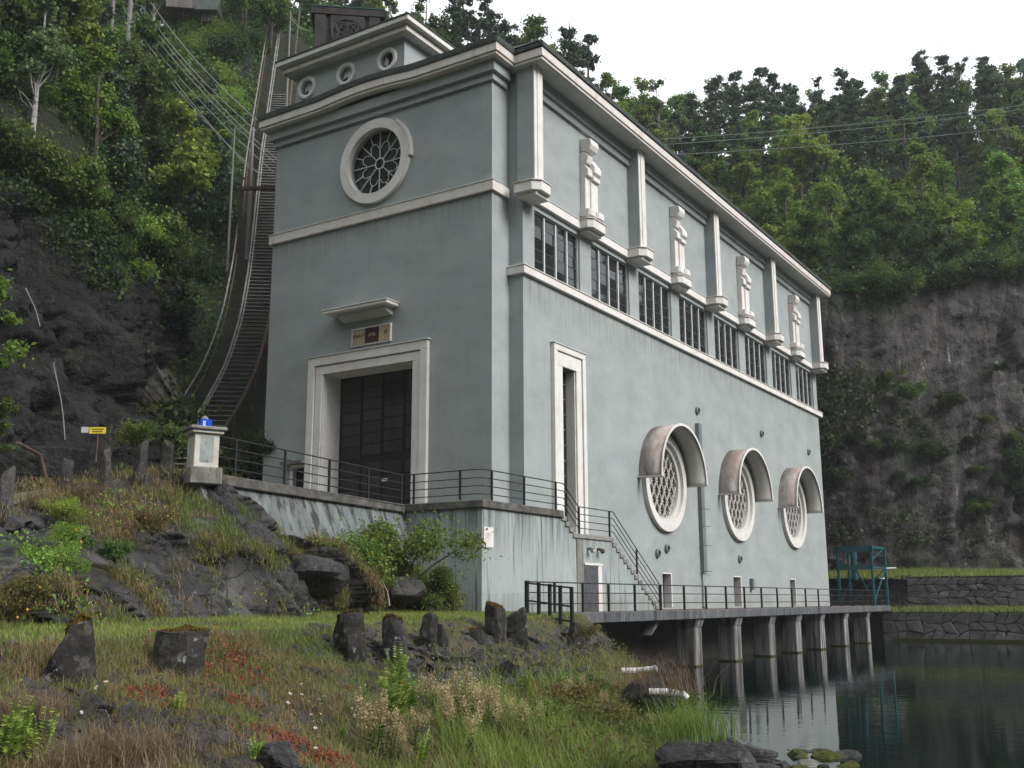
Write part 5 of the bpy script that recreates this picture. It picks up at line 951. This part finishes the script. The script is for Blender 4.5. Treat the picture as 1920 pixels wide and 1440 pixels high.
tree('near', tuple(at(-50, 850, 25.5)-np.array([0, 0, .5])), 2.2, 'low green bush below the left edge tree', None, 1, 1.3)
# ================================================================ shrubs on cliffs and rocks
def make_bush(seed, mat, n=5200, leaf=.105):
    r = np.random.default_rng(seed); C = np.stack([r.normal(0, .42, 16), r.normal(0, .42, 16), r.uniform(.15, .9, 16)], 1); V, F, tone = clump_leaves(C, r.uniform(.2, .38, 16), n, leaf, r, .85); s = MB()
    for c in C[:7]: limb(s, (0, 0, -.2), c, .025, .008, r)
    return s.mesh('stems', 'bark'), npmesh('foliage', V, F, mat, tone)
BUSH = [make_bush(200, 'leaf'), make_bush(201, 'leaf_bright'), make_bush(202, 'ivy'), make_bush(203, 'leaf_pale'), make_bush(204, 'brownweed', 4200, .085), make_bush(205, 'leaf', 11000, .062), make_bush(206, 'leaf_bright', 8000, .062)]
def bush(p, s, label, group=None, k=None, sq=1.):
    me = BUSH[tr_.integers(3) if k is None else k]; t = thing('shrub', label, 'shrub', p, group); t.scale = (s, s, s*sq); t.rotation_euler = (0, 0, tr_.uniform(0, 6.28)); share('stems', me[0], t); share('foliage', me[1], t)
def cliff_hit(px, py, foot, top):                        # a spot on a cliff face seen at this pixel
    A, B = resample(foot, 60), resample(top, 60); best = None
    for v in np.linspace(0.02, 1, 30):
        P = A*(1-v)+B*v; d = P-CAM; z = d@_f; e = (960+FPX*(d@RT)/z-px)**2+(720-FPX*(d@UP)/z-py)**2; e = np.where(z > 0, e, 1e12); k = np.argmin(e)
        if best is None or e[k] < best[0]: best = (e[k], P[k])
    return best[1]
LF = [(-9, -45, -2.8), (-9.5, -28, -2.8), (-10, -18, -2.4), (-10.6, -11.5, -1.6), (-11.4, -8, -1.5), (-12.8, -5, -1.5), tuple(at(205, 868, 42)), tuple(at(230, 850, 44.5)), tuple(at(257, 800, 47)), tuple(at(284, 740, 50.5)), tuple(at(304, 690, 54.5))]; LT = top_of(0, 3)+CA
CF = [(-13.2, 50.5, -2.4), (-2.6, 54, -2.4), (9, 65, -2.4), (31, 81, -2.4), (80, 105, -2.4)]; CT = top_of(len(TOPL)-5, len(TOPL))
for k in range(40):
    u = tr_.uniform(); px = tr_.uniform(100, 420); py = 330+(px-60)*.5+tr_.normal(0, 55)+(120 if u > .75 else 0)
    if px > float(np.interp(py, TPY, TPX))-95: continue
    p = cliff_hit(px, min(py, 760), LF, LT); bush(p+fw*tr_.uniform(.1, .8), tr_.uniform(.5, 1.2), 'green shrub %s on the dark left cliff' % ('high up' if py < 430 else 'half way down' if py < 560 else 'low down')+(' near the picture edge' if px < 200 else ' towards the funicular' if px > 310 else ''), 'shrubs on the left cliff', int(tr_.choice([0, 2, 1, 0])))
for px, py, s in ((20, 300, 1.5), (60, 310, 1.4), (110, 330, 1.5), (150, 370, 1.5), (300, 470, 1.6), (350, 430, 1.6), (380, 520, 1.4), (395, 450, 1.6)):
    p = cliff_hit(px, py, LF, LT); bush(p+fw*.6, s, 'green shrub clinging to the dark cliff left of the power station', 'shrubs on the left cliff', int(tr_.choice([0, 2, 0])))
for px, py, t, s in ((262, 815, 30, .6), (482, 830, 44, .9), (330, 820, 30, .6)):
    bush(at(px, py+20, t), s, 'leafy shrub at the foot of the funicular track', 'shrubs round the funicular foot', 2 if px > 400 else 0)
for k in range(26):
    px = tr_.uniform(1545, 1930); py = tr_.choice([tr_.uniform(700, 920), tr_.uniform(930, 1020), tr_.uniform(520, 560)], p=[.66, .2, .14]); p = cliff_hit(px, py, CF, CT)
    bush(p+fw*tr_.uniform(.3, 1.2), tr_.uniform(.6, 1.5), 'dark green shrub on the far cliff %s, %s' % ('near its top' if py < 600 else 'below the pale streaks' if py < 925 else 'near its foot', 'beside the building end' if px < 1650 else 'in the middle' if px < 1800 else 'at the right edge'), 'shrubs on the right cliff', int(tr_.choice([2, 2, 0])), .8)
for k in range(34):
    px = tr_.uniform(1545, 1930); p = cliff_hit(px, 520, CF, CT); bush(p+fw*tr_.uniform(-.8, .6)+zz*tr_.uniform(-.8, .8), tr_.uniform(1.3, 2.4), 'green shrub overhanging the top edge of the far cliff, %s' % ('beside the roof end' if px < 1650 else 'above the pale streaks' if px < 1790 else 'at the right picture edge'), 'shrubs along the top of the right cliff', int(tr_.choice([0, 2])), .8)
for px, py, t, s, k, lb in ((668, 1062, 29.5, 1.15, 6, 'bright green yellow-flowered shrub under the retaining wall'), (748, 1062, 30.8, 1.6, 5, 'dark green shrub where the retaining wall meets the terrace'), (705, 1100, 29.5, .55, 1, 'small pale shrub below the bright one'), (800, 1118, 31.4, 1.1, 5, 'low shrub against the blue terrace wall'), (610, 1040, 28.5, .6, 4, 'brownish shrub on the rock below the retaining wall'), (835, 1135, 32.4, .6, 4, 'brownish weeds at the foot of the terrace'), (120, 960, 22.4, .4, 6, 'bright shrub below the short marker stone'), (105, 1060, 19.2, .55, 6, 'light green shrub in the gully of the outcrop'), (125, 1010, 20.6, .4, 6, 'light green upper shrub in the gully'), (215, 1040, 20.2, .35, 0, 'small shrub on the dark slab'), (285, 985, 22.2, .45, 4, 'yellow-green shrub high on the outcrop'), (45, 1120, 16.8, .5, 4, 'weedy shrub at the left foot of the outcrop'), (380, 880, 26.4, .3, 4, 'grassy shrub at the gate pillar foot'), (1690, 1100, 76, .9, 2, 'green shrub at the corner of the far quay'), (1100, 1190, 28.5, .35, 4, 'weeds under the near end of the deck')):
    bush(at(px, py+25*s*18/t*1.3, t), s, lb, None, k)
nb_ = 0; pr_ = np.random.default_rng(8)
for _ in range(6000):                                    # shrubs between the trees of the left slope
    i = int(pr_.uniform(20, 75)); j = pr_.uniform(.3, 60); a = tp[i, :2]+od[i]*j; z = hz(a[0], a[1])[0]; px, py, dp = px_of((a[0], a[1], z))
    if nb_ >= 90 or not (-30 < px < 520 and -20 < py < float(np.interp(px, [0, 130, 300, 400, 450], [330, 350, 470, 560, 620]))-5) or dp > 90 or px > float(np.interp(py, TPY, TPX))-(70 if dp > 55 else 110) or not free(a, 1.5): continue
    bush((a[0], a[1], z-.2), pr_.uniform(1.0, 2.1), 'leafy shrub between the trees %s the left slope, %s' % ('high up' if py < 140 else 'half way up' if py < 300 else 'low down', 'at the picture edge' if px < 110 else 'below the power poles' if px < 260 else 'near the masts'), 'shrubs between the trees of the left slope', int(pr_.choice([5, 6, 0, 2]))); nb_ += 1
# tree trunks leaning on the cliff, fallen pale branches
for x0, y0, x1, y1, t, lb in ((730, 1135, 715, 1085, 28, 'bare twig standing by the rock'),):
    tag(MB().tube([at(x0, y0, t), at((x0+x1)/2+4, (y0+y1)/2, t), at(x1, y1, t)], [.03, .02, .008], 5).build('bare_stick', 'bark_pale'), lb, 'stick')
# ================================================================ ground cover
def scatter(n, px0, px1, py0, py1, seed, dmin=-9, dmax=9):
    r = np.random.default_rng(seed); out = []
    Ys = r.uniform(-31, 3, n*8); Xs = r.uniform(-5, 17, n*8); z = gz(Xs, Ys); P = np.c_[Xs, Ys, z]; d = Xs-np.interp(Ys, EY, EX)
    D = P-CAM; dz = D@_f; px = 960+FPX*(D@RT)/np.maximum(dz, .1); py = 720-FPX*(D@UP)/np.maximum(dz, .1)
    m = (dz > 5) & (px > px0) & (px < px1) & (py > py0) & (py < py1) & (d > dmin) & (d < dmax) & (z > WATER-.05); return P[m][:n], d[m][:n], px[m][:n], py[m][:n], dz[m][:n]
def grassmesh(name, P, H, lean, wd, tone, mat, seed, segs=2):
    r = np.random.default_rng(seed); V, F, s = blades(P, H, lean, wd, r, segs); return npmesh(name, V, F, mat, np.tile(tone, s))
r = np.random.default_rng(31)
P, d, px, py, dz = scatter(70000, -100, 1150, 1120, 1330, 1, -9, .35)
patch = fbm(P*.45, 12); dry = np.clip(.5+.9*patch, 0, 1)
stuff('lawn_grass', grassmesh('lawn_grass', P, r.uniform(.05, .12, len(P)), r.uniform(.2, 1.0, len(P)), .012, np.clip(.5+.3*patch+r.normal(0, .2, len(P)), 0, 1), 'grass', 2), 'short green grass of the lower road')
P, d, px, py, dz = scatter(9000, -100, 1150, 1120, 1330, 3, -9, .35); m = (fbm(P*.6, 41) > .12) | (px < 330) & (py < 1165); P = P[m]
stuff('hay_grass', grassmesh('hay_grass', P, r.uniform(.05, .13, len(P)), r.uniform(.6, 1.8, len(P)), .012, r.uniform(0, 1, len(P)), 'grass_dry', 4), 'pale cut hay lying in the lower grass')
P, d, px, py, dz = scatter(95000, -120, 1370, 1160, 1520, 5, .05, 6.8); dens = fbm(P*.55, 42)+.5*fbm(P*1.7, 43); bare = ((px > 760) & (py < 1300)) | ((px > 640) & (py < 1250)); m = (dens > -.55) & ~(bare & (r.random(len(P)) < .93)); P, dens = P[m], dens[m]
stuff('bank_grass', grassmesh('bank_grass', P, r.uniform(.08, .26, len(P)), r.uniform(.3, 1.5, len(P)), .013, np.clip(.56+.5*fbm(P*.8, 44)+r.normal(0, .22, len(P)), 0, 1), 'grass_mix', 6), 'brown and green grass on the sloping bank')
P, d, px, py, dz = scatter(20000, 820, 1345, 1230, 1560, 7, 1.0, 6.7); m = r.random(len(P)) < np.clip((py-1250)/120+(px-1000)/700, .05, 1); P = P[m]
stuff('tall_grass', grassmesh('tall_grass', P, r.uniform(.3, .75, len(P)), r.uniform(.3, .9, len(P)), .014, r.uniform(0, 1, len(P)), 'grass_tall', 8, 3), 'tall green grass at the bottom of the bank by the water')
P, d, px, py, dz = scatter(2200, 560, 900, 1380, 1560, 17, 1.0, 6.6)
stuff('tall_grass', grassmesh('tall_grass', P, r.uniform(.2, .5, len(P)), r.uniform(.3, .9, len(P)), .013, r.uniform(0, 1, len(P)), 'grass_tall', 18, 3), 'green grass along the bottom edge of the bank')
Q = LG2[(LG2[:, 0] > -3) & (LG2[:, 0] < 20) & (LG2[:, 1] < 60)]; Q = np.vstack([Q, LG1]); Q = Q[r.integers(0, len(Q), 26000)]+np.c_[r.uniform(-.6, .6, (26000, 2)), np.zeros(26000)]
stuff('quay_grass', grassmesh('quay_grass', Q, r.uniform(.15, .5, len(Q)), r.uniform(.2, .8, len(Q)), .045, r.uniform(0, 1, len(Q)), 'grass', 9), 'green grass on the ledges above the far quay walls')
# upper road edge and outcrop top: dry tufts
A = resample(RTOP[1:8], 400); k = r.integers(0, 400, 6000); Q = A[k]+np.c_[r.normal(-.2, .5, (6000, 2)), np.full(6000, -.04)]
stuff('road_edge_grass', grassmesh('road_edge_grass', Q, r.uniform(.06, .2, len(Q)), r.uniform(.3, 1.3, len(Q)), .014, np.clip(r.normal(.35, .3, len(Q)), 0, 1), 'grass_mix', 10), 'dry brown and green grass along the upper road edge')
# greenery growing out of the rock: sampled on the broken faces themselves
def on_rock(name, n, thr, sc, seed, jit, push=.06, px=None):
    G, nr = CURT[name]; r = np.random.default_rng(seed); nu, nv = G.shape[:2]; i, j = r.integers(0, nu, n*6), r.integers(0, nv, n*6); P = G[i, j]; v = j/nv
    d = P-CAM; z = d@_f; X_, Y_ = 960+FPX*(d@RT)/z, 720-FPX*(d@UP)/z; m = (z > 3) & (X_ > -60) & (X_ < 1980)
    m &= (fbm(P*np.asarray(sc), seed)+(px(X_, Y_, v) if px else 0)) > thr; P, nn = P[m][:n], nr[i][m][:n]; return P+nn*push+r.normal(0, jit, P.shape), nn
Q, nn = on_rock('rock_outcrop', 42000, .18, (.9, .9, .7), 51, .10)
tn_ = np.clip(.45+.5*fbm(Q*.7, 52)+r.normal(0, .2, len(Q)), 0, 1)
stuff('outcrop_grass', grassmesh('outcrop_grass', Q, r.uniform(.08, .28, len(Q)), r.uniform(.3, 1.4, len(Q)), .016, tn_, 'grass_mix', 11), 'grass and weeds growing in the cracks of the rock outcrop')
Q, nn = on_rock('rock_outcrop', 9000, .55, (.7, .7, .5), 57, .12, .1, lambda x, y, v: .55*np.exp(-((x-130-.35*(1050-y)*0)/70)**2)+.25*(x > 480))
V, F = cards(Q, r.normal(0, 1, (len(Q), 3))+[0, 0, .4], r.uniform(.04, .11, len(Q)), .55, r, .1); stuff('outcrop_weeds', npmesh('outcrop_weeds', V, F, 'leaf_bright', np.clip(r.normal(.5, .25, len(Q)), 0, 1)), 'light green leafy weeds on the rock outcrop')
Q, nn = on_rock('cliff_left', 30000, .42, (.30, .30, .22), 58, .22, .15, lambda x, y, v: .9*np.clip((v-.62)*2.4, 0, 1)+.35*np.clip((x-260)/160, 0, 1)-.25*(y > 640))
V, F = cards(Q, r.normal(0, 1, (len(Q), 3))+nn*.3-[0, 0, .5], r.uniform(.12, .26, len(Q)), .6, r, .1); stuff('cliff_ivy', npmesh('cliff_ivy', V, F, 'ivy', np.clip(r.normal(.55, .25, len(Q)), 0, 1)), 'dark creepers and ferns hanging on the left cliff')
Q, nn = on_rock('cliff_right', 42000, .42, (.16, .16, .15), 59, .4, .3, lambda x, y, v: .75*np.exp(-((y-800)/95)**2)+.45*np.exp(-((y-985)/50)**2)-.55*(y < 690)+.9*(v > .93)-.3*(y > 1020))
V, F = cards(Q, r.normal(0, 1, (len(Q), 3))+nn*.3-[0, 0, .3], r.uniform(.22, .45, len(Q)), .6, r, .1); stuff('cliff_ivy', npmesh('cliff_ivy', V, F, 'ivy', np.clip(r.normal(.5, .28, len(Q)), 0, 1)), 'dark green growth on the ledges of the far right cliff')
i, j = r.integers(0, 149, 200000), r.integers(0, len(dd)-1, 200000); HG = np.c_[hp, hzv].reshape(150, len(dd), 3); u_, v_ = r.random((200000, 1)), r.random((200000, 1)); Q = (HG[i, j]*(1-u_)+HG[i+1, j]*u_)*(1-v_)+(HG[i, j+1]*(1-u_)+HG[i+1, j+1]*u_)*v_
D_ = Q-CAM; z_ = D_@_f; X_, Y_ = 960+FPX*(D_@RT)/z_, 720-FPX*(D_@UP)/z_; m = (z_ > 20) & (z_ < 165) & (X_ > -40) & (X_ < 1960) & (Y_ > -120) & ~((X_ > 580) & (X_ < 1130) & (Y_ > 90)); near_ = m & (X_ > 330) & (X_ < 620) & (z_ < 100); lf_ = m & (X_ < 600) & (z_ < 95); Q = np.vstack([Q[m][:70000]]+[Q[lf_]+np.c_[r.normal(0, .6, (lf_.sum(), 2)), r.normal(0, .2, lf_.sum())] for _ in range(3)]+[Q[near_]+np.c_[r.normal(0, .5, (near_.sum(), 2)), r.normal(0, .15, near_.sum())] for _ in range(5)]); trk = np.array([at(*q_) for q_ in TRK]); dm_ = np.min([np.linalg.norm((Q[:, None, :2]-(trk[k]*(1-w_)+trk[k+1]*w_)[None, None, :2]), axis=2)[:, 0] for k in range(len(trk)-1) for w_ in (0, .25, .5, .75)], axis=0)
keep_ = dm_ > 1.9; Q, dm_ = Q[keep_], dm_[keep_]; hgt = np.where(dm_ < 3.2, .2, np.where(dm_ < 4.5, .6, 1.2)); Q[:, 2] += np.abs(r.normal(0, .45, len(Q)))*hgt+.05
V, F = cards(Q, r.normal(0, 1, (len(Q), 3)), np.where(np.arange(len(Q)) < 70000, r.uniform(.22, .5, len(Q))*np.clip((Q-CAM)@_f/100, .3, 1), r.uniform(.12, .28, len(Q))), .6, r, .1); stuff('undergrowth', npmesh('undergrowth', V, F, 'leaf', np.clip(.45+.35*fbm(Q*.25, 71)+r.normal(0, .2, len(Q)), 0, 1)), 'dense low undergrowth covering the wooded hillside')
# red stonecrop patches
C = []
for px, py, rad, n in ((355, 1240, .55, 900), (450, 1255, .6, 900), (255, 1300, .4, 500), (310, 1330, .35, 450), (445, 1325, .35, 500), (560, 1415, .5, 3200), (480, 1280, .35, 350), (760, 1290, .25, 250), (600, 1425, .35, 1200), (660, 1300, .2, 150), (1020, 1300, .3, 200)):
    p = hit(px, py); q = p[:2]+r.normal(0, rad*.5, (n, 2)); C.append(np.c_[q, gz(q[:, 0], q[:, 1])+np.abs(r.normal(0, .035, n))+.02])
C = np.vstack(C); V, F = cards(C, r.normal(0, 1, (len(C), 3))+[0, 0, 1], r.uniform(.03, .06, len(C)), .6, r); stuff('stonecrop', npmesh('stonecrop', V, F, 'sedum', r.uniform(0, 1, len(C))), 'red stonecrop carpets on the bank')
# brown-green meadow weeds, low leafy mass on the lower bank
P, d, px, py, dz = scatter(16000, 760, 1340, 1200, 1500, 13, .8, 6.6); m = (r.random(len(P)) < np.clip((px-700)/500, .1, 1)*np.clip((py-1215)/80, 0.1, 1)); P = P[m]; P[:, 2] += r.uniform(.02, .55, len(P))**1.0*np.clip((px[m]-800)/400, .3, 1)
V, F = cards(P, r.normal(0, 1, (len(P), 3))+[0, 0, .6], r.uniform(.05, .13, len(P)), .45, r, .1); stuff('bank_weeds', npmesh('bank_weeds', V, F, 'brownweed', np.clip(.5+.5*fbm(P*.9, 61)+r.normal(0, .2, len(P)), 0, 1)), 'low brown-green weeds mixed into the bank above the water')
P, d, px, py, dz = scatter(5200, -60, 760, 1230, 1480, 14, .3, 6.4); m = fbm(P*.9, 62) > .05; P = P[m]; P[:, 2] += r.uniform(.01, .14, len(P))
V, F = cards(P, r.normal(0, 1, (len(P), 3))+[0, 0, .6], r.uniform(.03, .085, len(P)), .55, r, .1); stuff('low_weeds', npmesh('low_weeds', V, F, 'leaf', np.clip(r.normal(.6, .25, len(P)), 0, 1)), 'low green weeds scattered over the left bank')
# individual plants
def make_plant(seed, kind):
    r = np.random.default_rng(seed); s = MB(); C, D, T, Z = [], [], [], []
    ns = {'fern': 9, 'plume': 5, 'tuft': 0}[kind]
    for k in range(ns):
        a = r.uniform(0, 6.28); le = r.uniform(.25, .7); h = r.uniform(.55, 1.); b0 = np.array([r.normal(0, .05), r.normal(0, .05), 0]); tip = b0+np.array([math.cos(a)*le*.45, math.sin(a)*le*.45, h]); mid = (b0+tip)/2+[0, 0, .1]
        s.tube([b0, mid, tip], [.010, .007, .003], 4, False)
        for v in np.linspace(.25 if kind == 'fern' else .15, 1, 13):
            p = (1-v)**2*b0+2*v*(1-v)*mid+v*v*tip; dv_ = unit(np.array([math.cos(a), math.sin(a), .5])); sd_ = np.array([-math.sin(a), math.cos(a), .15])
            if kind == 'fern':
                for q in (-1, 1): C.append(p+sd_*q*.07); D.append(sd_*q+dv_*.35); Z.append(.15*(1.15-v*.5)); T.append(r.uniform(.3, 1))
            elif v < .62:
                for q in (-1, 1): C.append(p+sd_*q*.05); D.append(sd_*q+dv_*.5); Z.append(.10); T.append(r.uniform(.1, .7))
        if kind == 'plume':
            n = 170; pc = tip+r.normal(0, 1, (n, 3))*[.05, .05, .10]; V, F = cards(pc, r.normal(0, 1, (n, 3)), r.uniform(.022, .05, n), .8, r); C2 = globals().setdefault('_pl', []); C2.append((V, n, r.uniform(0, 1, n)))
    V, F = cards(np.array(C), np.array(D), np.array(Z), .42, r, .08); out = [s.mesh('stems', 'brownweed' if kind == 'plume' else 'leaf_bright'), npmesh('leaves', V, F, 'leaf_bright' if kind == 'fern' else 'leaf', T)]
    if kind == 'plume':
        L = globals().pop('_pl'); V = np.vstack([q[0] for q in L]); n = sum(q[1] for q in L); out.append(npmesh('plumes', V, np.arange(4*n).reshape(n, 4), 'plume', np.concatenate([q[2] for q in L])))
    return out
FERN = [make_plant(300+k, 'fern') for k in range(3)]; PLUME = [make_plant(310+k, 'plume') for k in range(3)]
def plant(kind, px, py, h, label, group=None, k=0):
    p = hit(px, py); ms_ = (FERN if kind == 'fern' else PLUME)[k % 3]; t = thing('leafy_plant' if kind == 'fern' else 'meadowsweet_plant', label, 'plant', p, group); t.scale = (h, h, h); t.rotation_euler = (0, 0, k*1.9)
    for nm, me in zip(('stems', 'leaves', 'plumes'), ms_):
        q = share(nm, me, t)
        if nm == 'plumes': q['kind'] = 'stuff'
for k, (px, py, h, lb) in enumerate(((738, 1368, .95, 'bright green leafy sapling in front of the middle marker stones'), (770, 1340, .7, 'bright green leafy shoot behind the sapling'), (745, 1290, .75, 'slender green shoot in front of the right middle stone'), (30, 1430, .6, 'bright leafy plant at the bottom left corner'), (70, 1440, .6, 'leafy plant right of the corner plant'), (5, 1440, .65, 'leafy plant cut by the left bottom corner'), (985, 1318, .65, 'light green plant on the rubble below the deck end'), (1050, 1300, .5, 'small light green plant on the dark rubble'), (480, 1435, .35, 'low leafy weed left of the red stonecrop'), (790, 1440, .5, 'light leafy plant at the bottom middle'), (335, 1345, .35, 'thin pale green weed below the squat stone'), (640, 1395, .3, 'small bright weed right of the red stonecrop'))): plant('fern', px, py, h, lb, None, k)
for k, (px, py, h) in enumerate(((705, 1425, .85), (725, 1432, .7), (745, 1440, .5), (805, 1350, .7), (835, 1372, .7), (865, 1362, .8), (890, 1378, .8), (905, 1390, .8), (920, 1375, .65), (850, 1400, .7), (945, 1385, .6), (880, 1425, .6), (990, 1390, .6), (1080, 1330, .6), (1130, 1350, .5), (780, 1400, .5))): plant('plume', px, py, h, 'cream-plumed meadowsweet on the lower bank', 'meadowsweet on the lower bank', k)
for k, (px, py, sz, kk) in enumerate(((1060, 1330, .55, 4), (1105, 1320, .6, 0), (1150, 1330, .65, 4), (1190, 1340, .6, 0), (1090, 1370, .6, 4), (1140, 1375, .55, 4), (1210, 1375, .6, 4), (1030, 1370, .5, 0), (1000, 1340, .45, 4), (1250, 1345, .55, 0), (1240, 1400, .5, 4), (1180, 1405, .5, 0))):
    p = hit(px, py); bush(p, sz, 'dense %s clump among the tall grass, %s' % ('brown weed' if kk == 4 else 'dark green weed', 'left of the white pipes' if px < 1120 else 'below the white pipes' if py < 1360 else 'near the water'), 'weed clumps on the lower bank', kk, .85)
# dry tufts
def tuft(px, py, t, h, rad, n, mat, label, seed):
    p = at(px, py, t); r = np.random.default_rng(seed); q = np.c_[r.normal(0, rad, (n, 2)), np.zeros(n)]; o = bpy.data.objects.new('grass_tuft', grassmesh('grass_tuft', q, h*r.uniform(.5, 1.1, n), r.uniform(.2, 1.4, n), .010, r.uniform(0, 1, n), mat, seed, 3)); COL.objects.link(o); o.location = p; tag(o, label, 'grass tuft')
for i, (px, py, t, h, rad, n, mt, lb) in enumerate(((165, 935, 24.2, .5, .22, 900, 'grass_dry', 'pale straw tuft between two upper marker stones'), (60, 1345, 10.6, .35, .16, 500, 'grass_dry', 'brown dry tuft left of the big stone foot'), (235, 1425, 9.6, .4, .25, 800, 'grass_dry', 'brown dry tuft on the bottom left bank'), (180, 1440, 9.3, .35, .3, 700, 'grass_dry', 'dry grass at the bottom edge below the big stone'), (75, 950, 22.8, .4, .2, 500, 'grass_dry', 'reddish dry tuft by the left upper stone'), (1300, 1385, 15.4, .8, .3, 500, 'grass_tall', 'tall green grass tuft overhanging the water'), (1270, 1300, 18.4, .9, .3, 160, 'grass_dry', 'tall seed-headed grasses against the dark piles'), (1180, 1280, 20, .7, .4, 200, 'grass_dry', 'thin dry grasses below the deck edge'), (375, 970, 23.2, .25, .15, 200, 'grass_dry', 'orange dry tuft on the outcrop'))): tuft(px, py, t, h, rad, n, mt, lb, 400+i)
# daisies: each flower a thing
r = np.random.default_rng(9); V = []; F = []
for k in range(12):
    a = 2*math.pi*k/12; d_ = np.array([math.cos(a), math.sin(a), .12]); s_ = np.array([-math.sin(a), math.cos(a), 0]); V += [d_*.006, d_*.018+s_*.005, d_*.027, d_*.018-s_*.005]; F.append([4*k, 4*k+1, 4*k+2, 4*k+3])
dm = npmesh('petals', np.array(V)*1.15, F, 'petal', r.uniform(0, 1, 12)); ym = MB().tube([(0, 0, .0), (0, 0, .008)], [.010, .006], 8).mesh('yolk', 'yolk'); stm = MB().tube([(0, 0, -.22), (.01, 0, -.1), (0, 0, 0)], .003, 4).mesh('stalk', 'leaf')
for px, py in [(r.normal(a, sx), r.normal(b_, sy)) for a, b_, sx, sy, n in ((550, 1325, 18, 14, 9), (600, 1355, 12, 22, 8), (600, 1400, 12, 18, 5), (825, 1260, 14, 22, 12), (1120, 1332, 14, 10, 6), (1215, 1315, 10, 12, 6), (975, 1370, 6, 10, 3), (150, 1345, 30, 14, 4), (1165, 1370, 10, 12, 4)) for _ in range(n)]:
    p = hit(px, py); t = thing('daisy', 'small white daisy flowering on the bank', 'flower', p+[0, 0, .2], 'daisies on the bank'); t.rotation_euler = (r.normal(.3, .3), r.normal(0, .3), r.uniform(0, 6)); s_ = r.uniform(.65, 1.05); t.scale = (s_,)*3; share('petals', dm, t); share('yolk', ym, t); share('stalk', stm, t)
C = []
for px, py, t, n in ((300, 960, 22.3, 26), (200, 960, 23, 10), (160, 1030, 20, 14), (130, 1115, 18.2, 16), (25, 1140, 16.2, 12), (690, 1035, 29.3, 40), (250, 1000, 22, 12)): C.append(at(px, py, t)+r.normal(0, 1, (n, 3))*[.28, .28, .22])
C = np.vstack(C); V, F = cards(C, r.normal(0, 1, (len(C), 3)), r.uniform(.03, .06, len(C)), .9, r); stuff('yellow_flowers', npmesh('yellow_flowers', V, F, 'yellow_petal', r.uniform(0, 1, len(C))), 'tiny yellow flowers on the outcrop shrubs')

# ================================================================ the damp valley air
hzm = bpy.data.materials.new('valley_haze'); hzm.use_nodes = True; T = hzm.node_tree; T.nodes.clear(); pv = T.nodes.new('ShaderNodeVolumePrincipled'); pv.inputs['Density'].default_value = .00032; pv.inputs['Color'].default_value = (.92, .95, 1, 1); T.links.new(pv.outputs[0], T.nodes.new('ShaderNodeOutputMaterial').inputs['Volume']); M['haze'] = hzm
tag(MB().box(-260, 420, -420, 260, -12, 215).build('haze', 'haze'), 'thin damp air filling the valley', None, None, 'stuff')
